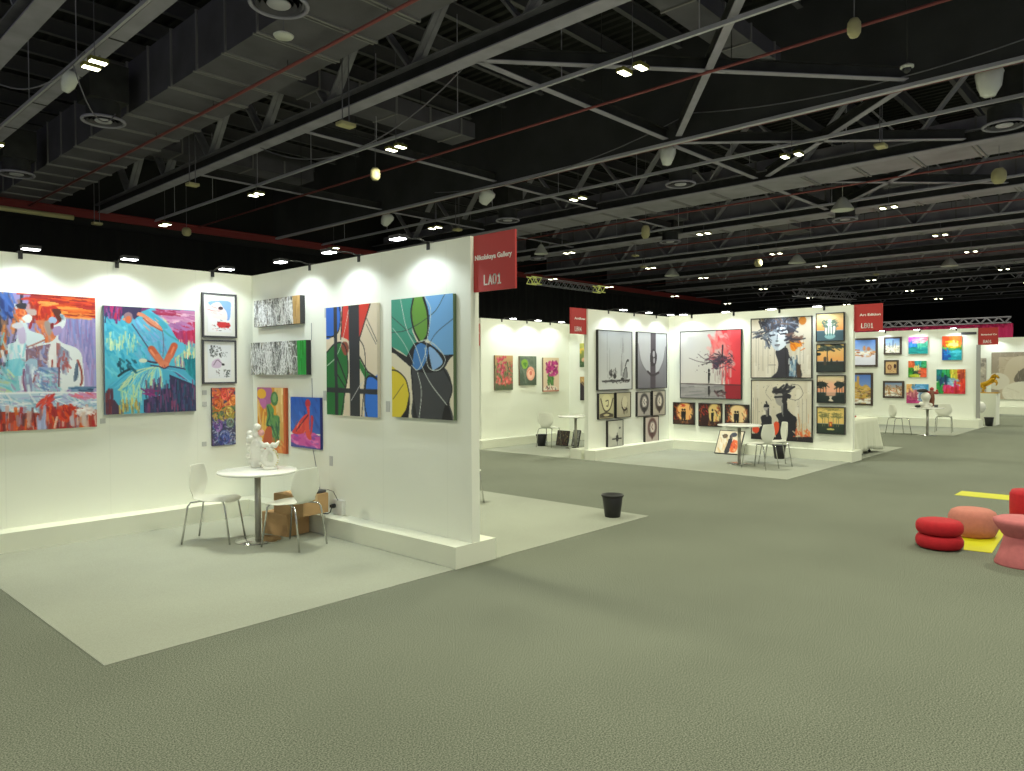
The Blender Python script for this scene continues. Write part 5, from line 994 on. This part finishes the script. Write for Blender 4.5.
for k, (a, b, c, d_, l) in enumerate(((8.65,8.11,0.545,1.046,'small square picture of an embracing couple against a glowing disc, leftmost of three'),(8.01,7.46,0.53,1.044,'small square picture of two dark figures and a red blur, middle of three'),(7.38,6.84,0.54,1.035,'small square picture of a couple before a cream disc, rightmost of three'))):
    hang('framed_picture', l, 'picture', 'MF', a, b, c, d_, p_couple(k), (36,38), frame=('frame_black',0.014,0.05), group='three small couple pictures')
# far booth
for nm, a, b, c, d_, k, fr, l in (('G1',8.4,7.42,1.86,2.80,0,0.06,'large dark framed town view in blue and white beside the LB01 sign'),('G2',8.4,7.56,0.59,1.66,1,0.06,'large dark framed ochre castle picture below the blue town view'),('G3',7.23,6.71,2.25,2.81,2,0.05,'small dark framed harbour picture with masts'),('G4',7.22,6.80,1.60,2.07,3,0.05,'smallest dark framed brown picture in the far booth'),('G5',7.25,6.63,0.85,1.40,4,0.06,'dark framed picture of a street with orange roofs behind the far chair')):
    hang('framed_picture', l, 'picture', 'FG', a, b, c, d_, p_town(k), (30,30), frame=('frame_brown',fr,0.06))
for a, b, c, d_, k, r, l in ((6.51,5.96,2.253,2.788,0,(30,30),'pink, blue and green abstract canvas, top of its column'),(6.51,5.99,1.519,2.033,1,(30,30),'orange and green patchwork canvas, middle of its column'),(6.56,5.93,0.697,1.305,4,(32,30),'blue and plum canvas behind the figurine on the far table'),(5.57,5.04,2.045,2.78,2,(32,36),'orange over blue rainbow abstract canvas at the top right of the far wall'),(5.72,4.94,1.017,1.766,3,(40,36),'wide green, red and orange abstract canvas at the lower right of the far wall')):
    hang('canvas_painting', l, 'painting', 'FG', a, b, c, d_, p_abs(k), r, 0.05)
o = MB().box(-0.2, 0.2, -0.012, 0, 0, 0.075).obj('header_label', M['frame_grey'], None, (25.657, 4.87, 2.81), -PI/2); tag(o, 'small dark strip label at the top right of the far wall', 'label strip')
# end booth, rear booth
hang('wall_panel_art', 'large beige panel with a pointed arch and pale circles in the end booth', 'artwork', 'EH', 5.72, 3.7, 0.58, 2.42, p_arch, (90,80), 0.05, side=(120,110,100))
hang('wall_panel_art', 'narrow beige panel beside the golden horse in the end booth', 'artwork', 'EH', 6.35, 5.90, 0.73, 2.2, p_narrow, (16,40), 0.05, side=(120,110,100))
for k, (a, b, c, d_, l) in enumerate(((12.42,13.04,1.322,2.143,'canvas of red tulips with leaves in the rear booth'),(13.285,13.907,1.421,2.136,'green canvas with one peach rose in the rear booth'),(14.174,14.798,1.245,2.107,'canvas of a magenta bouquet in a glass in the rear booth'))):
    hang('canvas_painting', l, 'painting', 'RC', a, b, c, d_, p_flower(k), (30,46), 0.04, side=(120,100,80))
hang('canvas_painting', 'yellow and peach flower canvas half hidden by the ink picture wall', 'painting', 'RD', 11.62, 10.9, 1.866, 2.48, p_flower(3), (30,30), 0.04)
hang('canvas_painting', 'ochre and black canvas half hidden under the yellow flower canvas', 'painting', 'RD', 11.61, 10.9, 1.005, 1.617, p_flower(4), (30,30), 0.04)
# small caption cards
def card(ax, a, z, lab, w=0.055, h=0.055):
    c = 8.792 if ax == 'y' else 4.672
    b = MB(); b.box(-w/2, w/2, -0.004, 0, 0, h); o = b.obj('caption_card', M['tag'], None, (a, c, z) if ax == 'y' else (c, a, z), 0 if ax == 'y' else -PI/2)
    tag(o, lab, 'caption card', 'small grey caption cards in the left booth')
for a, z, l in ((2.90,1.215,'below the blue tutu painting'),(4.04,1.50,'upper one beside the rose canvas'),(4.04,1.36,'second one beside the rose canvas'),(4.03,0.875,'lowest one beside the rose canvas')): card('y', a, z, 'small grey caption card '+l)
for a, z, l in ((7.12,2.38,'right of the upper scribbled box'),(7.0,1.73,'right of the lower scribbled box'),(7.16,1.45,'left foot of the canvas with black bars'),(6.02,1.36,'left foot of the teal and yellow canvas'),(7.05,0.72,'under the blue canvas by the chair')): card('x', a, z, 'grey caption card, '+l, 0.06, 0.11)
# ==FURN==
# ------------------------------------------------------------------ shell chairs
def make_chair(lab, loc, rz):
    # faces local +x; shell swept from the seat lip to the top of the back
    t = thing('shell_chair', lab, 'chair', loc, rz, 'white shell chairs')
    prof = [(0.245,0.415,0.15),(0.238,0.440,0.19),(0.20,0.460,0.212),(0.12,0.462,0.222),(0.03,0.452,0.215),(-0.06,0.447,0.19),(-0.13,0.447,0.155),(-0.172,0.458,0.128),
            (-0.196,0.492,0.130),(-0.201,0.53,0.165),(-0.202,0.575,0.202),(-0.202,0.62,0.212),(-0.204,0.67,0.203),(-0.207,0.73,0.182),(-0.211,0.785,0.160),(-0.212,0.803,0.152)]
    b = MB(); n = 13; vs = []
    for k, (x, z, hw) in enumerate(prof):
        tt = k/(len(prof)-1)
        for i in range(n):
            u = -1+2*i/(n-1)
            cup = (abs(u)**2.5)
            if tt < 0.5: vs.append((x-0.02*cup*(1 if k < 3 else 0), u*hw, z+0.012*cup-(0.022*cup if 0 < k < 5 else 0)))
            else: vs.append((x+0.045*cup, u*hw, z-(0.006*cup if k > 13 else 0)))
    fs = [(k*n+i, k*n+i+1, (k+1)*n+i+1, (k+1)*n+i) for k in range(len(prof)-1) for i in range(n-1)]
    b.add(vs, fs, True); s = b.obj('seat_shell', M['shell'], t)
    m = s.modifiers.new('thick', 'SOLIDIFY'); m.thickness = 0.009; m = s.modifiers.new('sub', 'SUBSURF'); m.levels = m.render_levels = 1
    for sx in (1, -1):
        for sy in (1, -1):
            if sx > 0: pts = [(0.02,sy*0.07,0.438),(0.12,sy*0.12,0.44),(0.165,sy*0.165,0.432),(0.185,sy*0.178,0.40),(0.245,sy*0.20,0.0)]
            else: pts = [(0.0,sy*0.07,0.432),(-0.10,sy*0.13,0.432),(-0.17,sy*0.172,0.425),(-0.195,sy*0.183,0.39),(-0.255,sy*0.20,0.0)]
            MB().tube(pts, 0.0095, 8).obj('leg', M['chrome'], t)
    bb = MB(); bb.box(-0.06, 0.08, -0.08, 0.08, 0.43, 0.44); bb.obj('under_bracket', M['black'], t)
    return t
def dupc(src, loc, rz, lab):
    r = dup(src, loc, rz, lab); return r
A = math.radians
Z0 = 0.006
ch = make_chair('white shell chair left of the round table in the left booth, seen from the side', (3.546,7.523,Z0), A(-49))
dupc(ch, (3.98,6.685,Z0), A(106), 'white shell chair in front of the cardboard boxes, its back to the camera')
dupc(ch, (12.735,5.655,Z0), A(80), 'white shell chair beside the middle booth table, back towards the camera')
dupc(ch, (13.30,5.62,Z0), A(128), 'white shell chair half behind the other chair in the middle booth')
dupc(ch, (21.9,5.80,Z0), A(-47), 'white shell chair seen from the side, left of the far booth table')
dupc(ch, (23.35,5.02,Z0), A(8), 'white shell chair just right of the far booth table, its back to the camera')
dupc(ch, (13.18,10.95,Z0), A(10), 'white shell chair in the rear booth beside the black waste bin')
dupc(ch, (13.75,9.75,Z0), A(130), 'white shell chair in the rear booth mostly hidden by the ink picture wall')
dupc(ch, (6.775,7.18,Z0), A(-86), 'white shell chair hidden behind the left booth wall, one leg showing')

# ------------------------------------------------------------------ round pedestal tables
def make_table(lab, loc):
    t = thing('round_table', lab, 'table', loc, 0, 'round white pedestal tables')
    MB().lathe([(0,0.712),(0.385,0.712),(0.402,0.722),(0.403,0.730),(0.396,0.738),(0,0.738)], 48).obj('tabletop', M['table'], t)
    b = MB(); b.tube([(0,0,0.01),(0,0,0.712)], 0.032, 20); b.lathe([(0,0.690),(0.11,0.690),(0.11,0.712),(0,0.712)], 24); b.obj('post', M['post'], t)
    MB().lathe([(0,0),(0.23,0.0),(0.232,0.006),(0.10,0.016),(0,0.018)], 40).obj('base', M['chrome'], t)
    return t
tb = make_table('round white table with two white vases in the left booth', (3.852,7.175,Z0))
dup(tb, (13.10,6.22,Z0), 0, 'round white table with a leaning picture behind it, middle booth')
dup(tb, (22.0,5.12,Z0), 0, 'round white table with a colourful figurine, far booth')
dup(tb, (13.28,10.25,Z0), 0, 'round white table in the rear booth, half hidden by the wall')

# white vases on the near table
TZ = 0.738+Z0
v = thing('coral_vase', 'tall white lumpy vase topped with balls, left one on the near table', 'vase', (3.965,7.42,TZ))
vb = MB().lathe([(0,0),(0.052,0),(0.056,0.02),(0.046,0.06),(0.056,0.11),(0.064,0.16),(0.056,0.22),(0.040,0.27),(0.030,0.30),(0,0.30)], 22).obj('vase_body', M['ceramic'], v)
b = MB()
for dx, dy, dz, r in ((-0.045,0.03,0.31,0.042),(0.0,0.0,0.27,0.05),(0.035,-0.035,0.24,0.038),(-0.04,0.035,0.20,0.036),(0.045,-0.04,0.14,0.034),(-0.03,0.03,0.06,0.036),(0.03,-0.03,0.04,0.034),(-0.035,0.02,0.31,0.036),(0.03,-0.02,0.30,0.034),(-0.045,0.04,0.37,0.030),(0.01,0.0,0.345,0.036),(0.0,-0.03,0.24,0.04),(-0.05,0.05,0.25,0.03),(0.05,-0.05,0.18,0.028),(-0.05,0.05,0.12,0.03),(0.045,-0.045,0.09,0.028)): b.sphere((dx,dy,dz), r)
b.obj('knobs', M['ceramic'], vb)
b = MB(); b.tube([(0.0,0.0,0.35),(0.012,-0.01,0.42)], 0.012, 8); b.lathe([(0.020,0.0),(0.042,0.006),(0.048,0.02),(0.040,0.034),(0.018,0.03),(0.010,0.012)], 22); b2 = MB(); b2.sphere((0.012,-0.012,0.435), 0.040, 18, 12); b2.tube([(0.0,0.0,0.35),(0.012,-0.012,0.43)], 0.012, 8); b2.obj('ball_top', M['ceramic'], v)
M['pink_ball'] = mat('pink_glaze', lin((232,170,165)), 0.4)
MB().sphere((0.045,-0.04,0.372), 0.034).obj('pink_ball', M['pink_ball'], v)
v = thing('ring_vase', 'white ring shaped vase with an oval hole and bow mouth on the near table', 'vase', (3.985,7.155,TZ), A(-47))
pts = [(0.066*math.cos(a)*(1.0 if math.sin(a) < 0 else 0.85), 0, 0.122+0.082*math.sin(a)) for a in [2*PI*k/26 for k in range(26)]]
b = MB(); b.tube(pts, [(0.037 if math.sin(2*PI*k/26) < 0.2 else 0.030)+0.004*math.sin(k*2.6) for k in range(26)], 12, True); b.lathe([(0,0),(0.075,0),(0.08,0.012),(0.06,0.03),(0,0.03)], 20); vr = b.obj('vase_ring', M['ceramic'], v)
b = MB(); b.lathe([(0.0,0.19),(0.028,0.19),(0.022,0.225),(0.030,0.25),(0.0,0.25)], 16)
for s in (-1, 1): b.tube([(0,0,0.235),(s*0.035,0,0.262),(s*0.075,0,0.262),(s*0.098,0,0.30)], [0.022,0.026,0.020,0.010], 10); b.sphere((s*0.055,0,0.25), 0.028)
b.obj('bow_mouth', M['ceramic'], v)
b = MB()
for k in range(10):
    a = -1.2+0.25*k; b.sphere((0.088*math.cos(a), -0.016, 0.115+0.098*math.sin(a)), 0.012, 8, 6)
b.obj('beads', M['cream'], vr)

# ------------------------------------------------------------------ cardboard boxes, socket, cable
def obox(name, lab, o, u, v_, z0, z1, grp):
    o = Vector(o); u = Vector(u); v_ = Vector(v_); ang = math.atan2(v_.y, v_.x); w = v_.length; l = u.length
    t = thing(name, lab, 'box', (o.x, o.y, z0), ang, grp); h = z1-z0
    ct = MB().box(0, w, 0, l, 0, h).obj('carton', M['card'], t, bevel=0.004)
    b = MB(); b.box(w*0.46, w*0.56, -0.0012, l+0.001, h-0.0006, h+0.0012); b.box(w*0.46, w*0.56, -0.0014, 0, h-0.07, h); b.obj('parcel_tape', M['tape'], ct)
    return t
obox('cardboard_box', 'brown cardboard box on the floor behind the near chair, lower of two', (4.128,7.07), (-0.067,0.406), (0.30,0.05), Z0, 0.245, 'cardboard boxes in the left booth')
obox('cardboard_box', 'brown cardboard box stacked on another one against the wall, upper of two', (4.17,6.824), (-0.052,0.475), (0.345,0.05), 0.247, 0.46, 'cardboard boxes in the left booth')
o = thing('power_adapter', 'small dark power adapter lying on the upper cardboard box', 'adapter', (4.44,6.93,0.462), A(8))
MB().box(-0.06, 0.06, -0.04, 0.04, 0, 0.03).obj('adapter_body', M['frame_grey'], o, bevel=0.006)
MB().tube([(0.055,0,0.015),(0.10,-0.02,0.02),(0.14,-0.06,0.0),(0.17,-0.10,-0.1)], 0.004, 6).obj('lead', M['black'], o)
o = thing('wall_socket', 'white socket box on the left booth wall with a black plug', 'socket', (4.675,6.87,0.2))
MB().box(-0.05, 0, -0.085, 0.085, 0.0, 0.165).obj('socket_box', M['white'], o, bevel=0.006)
b = MB(); b.tube([(-0.05,0.05,0.095),(-0.085,0.05,0.095)], 0.024, 14); b.box(-0.10, -0.08, 0.03, 0.07, 0.08, 0.11); pg = b.obj('plug', M['black'], o)
MB().tube([(-0.09,0.05,0.085),(-0.10,0.06,0.03),(-0.11,0.10,0.008),(-0.15,0.22,0.006),(-0.14,0.40,0.006)], 0.006, 7).obj('plug_lead', M['black'], pg)
tag(MB().tube([(4.668,7.42,1.70),(4.668,7.41,1.2),(4.668,7.42,0.9),(4.668,7.36,0.72),(4.668,7.30,0.50),(4.66,7.2,0.25)], 0.0035, 6).obj('wall_wire', M['steel_mid']), 'thin wire running down the wall behind the blue canvas', 'wire')
c_ = MB(); c_.tube([(4.668,7.42,2.335),(4.668,7.42,2.138)], 0.003, 6); tag(c_.obj('wall_wire', M['steel_mid']), 'short thin wire between the two scribbled boxes', 'wire')

# ------------------------------------------------------------------ waste bins
def make_bin(lab, loc):
    t = thing('waste_bin', lab, 'waste bin', loc, 0, 'black waste bins')
    bb_ = MB().lathe([(0,0),(0.088,0),(0.094,0.006),(0.126,0.262),(0.124,0.264),(0.090,0.012),(0,0.012)], 32).obj('bin_body', M['black'], t)
    MB().lathe([(0.126,0.245),(0.134,0.247),(0.137,0.268),(0.130,0.272),(0.124,0.262)], 32).obj('rim', M['black'], bb_)
    return t
bn = make_bin('black waste bin standing alone at the aisle edge beside the left booth', (7.345,5.11,Z0))
dup(bn, (14.35,5.97,Z0), 0, 'black waste bin behind the two chairs in the middle booth')
dup(bn, (13.20,11.20,Z0), 0, 'black waste bin under the rear booth chair')
dup(bn, (26.75,4.52,0.0), 0, 'black waste bin in front of the white pedestal with the golden horse')

# ------------------------------------------------------------------ leaning pictures
def lean(lab, cx, y0, y1, x_front, x_back, h, paint, res, frame='frame_black'):
    w = abs(y1-y0); tilt = math.asin(min(0.9, (x_back-x_front)/h))
    t = thing('leaning_picture', lab, 'picture', (x_front, (y0+y1)/2, Z0+0.002), -PI/2)
    t.rotation_euler = (-tilt, 0, -PI/2)
    frame_mb(w, h, 0.014, 0.03, 0.0).obj('frame', M[frame], t)
    p = Paint(res[0], res[1], w/h, (220,215,200)); paint(p)
    o = bpy.data.objects.new('picture', canvas_mesh(w-0.028, h-0.028, 0.025, p.out())); COL.objects.link(o); o.parent = t; o.location.z = 0.014
    return t
lean('framed picture of a dark figure with an orange dress leaning against the middle booth plinth', 0, 7.36, 6.80, 14.34, 14.60, 0.54, p_lean, (42,42))
def p_darkflor(p):
    p.a[:] = np.array((70,60,56))/255; p.brush(60, (0,0,1,1), [(60,50,46),(120,100,80),(40,44,36),(150,140,90),(100,60,50)], 0.14, 0.03, 0.6, 1.5)
def p_greyflor(p):
    p.a[:] = np.array((150,150,146))/255; p.brush(50, (0,0,1,1), [(190,190,186),(110,108,104),(160,158,150)], 0.14, 0.03, 1.2, 1.5)
lean('dark patterned canvas leaning in the rear booth by the bin', 0, 10.99, 10.64, 13.50, 13.58, 0.36, p_darkflor, (24,30))
lean('grey patterned canvas leaning in the rear booth beside the dark one', 0, 10.62, 10.42, 13.62, 13.72, 0.38, p_greyflor, (14,30))

# ------------------------------------------------------------------ draped table with booklets
t = thing('folding_table', 'folding table hidden under the cream cloth beside the LB01 wall', 'table', (0,0,0))
MB().box(15.35, 16.90, 4.92, 5.50, 0.715, 0.742).obj('tabletop', M['white'], t)
for x in (15.5, 16.72):
    for y in (5.0, 5.42):
        lg = MB().tube([(x,y,0.03),(x,y,0.72)], 0.014, 8).obj('leg', M['steel_mid'], t)
        b = MB(); b.sphere((x,y,0.035), 0.03, 10, 6); b.obj('caster', M['black'], lg)
def drape():
    b = MB(); ring = []; cx, cy = 16.12, 5.21; hx, hy = 0.79, 0.31; N = 160
    per = []
    for i in range(N):
        s = i/N*4; k = int(s); f = s-k
        per.append([(-1+2*f,-1),(1,-1+2*f),(1-2*f,1),(-1,1-2*f)][k])
    rows = 9
    for r in range(rows):
        q = r/(rows-1); 
        for i, (u, v_) in enumerate(per):
            fl = 1+0.10*q; wv = 0.028*q*math.sin(i*0.78)+0.012*q*math.sin(i*1.9+1); corner = max(0, abs(u)*abs(v_)-0.75)*0.4*q
            d = Vector((u*hx, v_*hy)); nrm = Vector((u if abs(u) > 0.99 else 0, v_ if abs(v_) > 0.99 else 0)); nrm = nrm.normalized() if nrm.length else nrm
            ring.append((cx+d.x+nrm.x*(0.05*q+wv+corner), cy+d.y+nrm.y*(0.04*q+wv+corner), 0.752-q*(0.66+0.03*math.sin(i*0.2))))
    fs = [(r*N+i, (r+1)*N+i, (r+1)*N+(i+1) % N, r*N+(i+1) % N) for r in range(rows-1) for i in range(N)]
    b.add(ring, fs, True); b.add([ring[i] for i in range(N)], [tuple(range(N))], False)
    return b
o = drape().obj('tablecloth', M['cloth']); m = o.modifiers.new('thick', 'SOLIDIFY'); m.thickness = 0.003
tag(o, 'cream floor length cloth draped over the table beside the LB01 wall', 'tablecloth')
M['book_red'] = mat('booklet_red', lin((178, 60, 54)), 0.5)
for x, y, rz, z, l in ((16.45,5.36,0.2,0.756,'red booklet lying at the bottom of the pile on the cream cloth'),(16.49,5.38,0.5,0.772,'red booklet on top of the other on the cream cloth')):
    o = thing('booklet', l, 'booklet', (x,y,z), rz)
    MB().box(-0.12, 0.12, -0.16, 0.16, 0, 0.014).obj('cover', M['book_red'], o); MB().box(-0.113, 0.122, -0.152, 0.152, 0.003, 0.011).obj('pages', M['white'], o)

# ------------------------------------------------------------------ far booth figurine and cup
o = thing('figurine', 'small red, cream and brown abstract figurine on the far booth table', 'figurine', (21.75,5.10,TZ), A(-45))
M['fig_brown'] = mat('figurine_brown', lin((120,70,50)), 0.5); M['fig_red'] = mat('figurine_red', lin((170,50,50)), 0.5)
b = MB(); b.lathe([(0,0),(0.12,0),(0.13,0.03),(0.06,0.08),(0.08,0.18),(0.10,0.26),(0.05,0.34),(0,0.35)], 20); b.sphere((-0.12,0,0.10), 0.07); b.sphere((0.13,0,0.09), 0.06); b.sphere((-0.02,-0.02,0.30), 0.12); b.obj('body', M['ceramic'], o)
b = MB(); b.sphere((-0.22,0,0.05), 0.06, sc=(1.4,1,0.7)); b.sphere((-0.10,0,0.46), 0.10, sc=(1.5,1,0.5)); b.obj('dark_pads', M['black'], o)
b = MB(); b.lathe([(0.05,0.0),(0.07,0.2),(0.05,0.42),(0,0.46)], 14, (0.16,0,0.04)); b.obj('brown_column', M['fig_brown'], o)
b = MB(); b.sphere((0.26,0,0.40), 0.05, sc=(1.8,1,0.8)); b.sphere((0.16,0,0.50), 0.05); b.sphere((0.06,0,0.40), 0.05); b.sphere((0.30,0.0,0.46), 0.03); b.obj('red_knobs', M['fig_red'], o)
tag(MB().lathe([(0,0),(0.045,0),(0.055,0.07),(0.05,0.07),(0.04,0.01),(0,0.01)], 18).obj('cup', M['frame_grey'], None, (22.28,4.98,TZ)), 'small dark cup on the far booth table', 'cup')

# ------------------------------------------------------------------ grey panel, pedestal, golden horse, round white object
tag(MB().box(25.58, 25.66, 4.56, 4.66, 0.30, 2.49).obj('edge_panel', M['grey_panel']), 'tall narrow grey panel fixed to the end of the far wall', 'panel')
o = thing('pedestal', 'white display pedestal carrying a golden horse', 'pedestal', (27.4,4.62,0))
MB().box(-0.32, 0.32, -0.22, 0.22, 0, 0.62).obj('lower_block', M['wall'], o); MB().box(-0.33, 0.33, -0.23, 0.23, 0.62, 1.0).obj('upper_block', M['wall'], o)
h = thing('horse_statue', 'golden rearing horse statue on the white pedestal', 'statue', (27.3,4.62,1.0), A(-90))
MB().box(-0.27, 0.27, -0.12, 0.12, 0, 0.035).obj('plinth', M['gold'], h)
b = MB()
b.tube([(-0.22,0,0.20),(-0.17,0,0.27),(-0.08,0,0.30),(0.0,0,0.345),(0.08,0,0.40),(0.12,0,0.455),(0.15,0,0.52)], [0.055,0.085,0.08,0.078,0.085,0.06,0.045], 14)
b.tube([(0.13,0,0.50),(0.17,0,0.555),(0.21,0,0.545),(0.255,0,0.49),(0.265,0,0.47)], [0.04,0.045,0.042,0.028,0.022], 12)
for s in (-1, 1):
    b.tube([(-0.18,s*0.045,0.22),(-0.11,s*0.055,0.15),(-0.17,s*0.055,0.10),(-0.14,s*0.055,0.04)], [0.055,0.038,0.022,0.022], 10)
    b.tube([(0.09,s*0.04,0.38),(0.19,s*0.05,0.40 if s > 0 else 0.36),(0.22,s*0.05,0.32 if s > 0 else 0.28),(0.19,s*0.05,0.29 if s > 0 else 0.25)], [0.045,0.028,0.018,0.018], 10)
    b.tube([(0.165,s*0.02,0.585),(0.165,s*0.025,0.625)], [0.015,0.003], 6)
hb = b.obj('horse_body', M['gold'], h)
b = MB(); b.tube([(0.15,0,0.60),(0.09,0,0.55),(0.05,0,0.47),(0.0,0,0.42)], [0.018,0.035,0.03,0.01], 8); b.obj('mane', M['gold'], hb)
b = MB(); b.tube([(-0.22,0,0.24),(-0.29,0,0.24),(-0.31,0,0.15),(-0.27,0,0.06)], [0.02,0.035,0.035,0.008], 8); b.obj('tail', M['gold'], hb)
o = MB(); o.lathe([(0,-0.19),(0.12,-0.16),(0.19,-0.06),(0.19,0.06),(0.12,0.16),(0,0.19)], 24); o.lathe([(0.05,-0.6),(0.14,-0.6),(0.14,-0.58),(0.03,-0.56),(0.03,-0.18)], 18)
tag(o.obj('globe_lamp', M['white'], None, (26.2,4.70,0.6)), 'round white globe lamp half hidden behind the grey panel', 'lamp')

# ------------------------------------------------------------------ poufs, stool and yellow floor vinyl
t = thing('stacked_pouf', 'red velvet pouf made of two stacked cushions on the aisle carpet', 'pouf', (8.215,1.80,0))
prof = [(0,0.004),(0.15,0.004),(0.19,0.014),(0.206,0.04),(0.21,0.072),(0.205,0.105),(0.185,0.132),(0.15,0.142),(0,0.142)]
MB().lathe(prof, 40).obj('lower_cushion', M['pouf_red'], t)
MB().lathe([(r*1.0, z+0.138) for r, z in prof], 40).obj('upper_cushion', M['pouf_red'], t)
t = thing('round_pouf', 'peach velvet drum shaped pouf behind the red one', 'pouf', (9.045,1.665,0))
MB().lathe([(0,0.0),(0.165,0.0),(0.20,0.02),(0.228,0.08),(0.236,0.14),(0.230,0.21),(0.205,0.262),(0.165,0.285),(0.15,0.288),(0,0.292)], 44).obj('pouf_cushion', M['pouf_peach'], t)
MB().lathe([(0.0,0.0),(0.16,0.0),(0.165,0.006),(0.0,0.008)], 30).obj('pouf_foot', M['frame_brown'], t)
t = thing('spool_stool', 'pink velvet stool with a flared base at the right edge', 'stool', (8.00,1.075,0))
MB().lathe([(0,0.0),(0.225,0.0),(0.228,0.012),(0.195,0.10),(0.165,0.20),(0.155,0.262),(0,0.262)], 44).obj('flared_base', M['pouf_pink'], t)
MB().lathe([(0,0.255),(0.15,0.255),(0.165,0.27),(0.222,0.35),(0.238,0.385),(0.236,0.405),(0.20,0.422),(0,0.428)], 44).obj('seat_cushion', M['pouf_pink'], t)
t = thing('red_drum_pouf', 'tall red velvet drum pouf cut off by the right edge', 'pouf', (9.95,1.245,0))
MB().lathe([(0,0.0),(0.20,0.0),(0.225,0.03),(0.232,0.2),(0.232,0.37),(0.21,0.41),(0,0.42)], 40).obj('pouf_cushion', M['pouf_red'], t)
def decal(pts, lab):
    b = MB(); b.poly(pts, 0.0, 0.003); tag(b.obj('floor_vinyl', M['yellow']), lab, 'floor vinyl', 'yellow vinyl on the carpet')
decal([(11.80,2.40),(12.26,2.40),(12.26,1.2),(11.80,1.2)], 'yellow vinyl strip on the carpet behind the poufs')
decal([(8.72,1.68),(8.27,1.60),(8.30,1.37),(9.0,1.41),(9.69,1.456),(10.17,1.624),(10.3,1.9),(9.6,2.0),(9.0,1.95)], 'yellow vinyl shape on the carpet under the peach pouf')
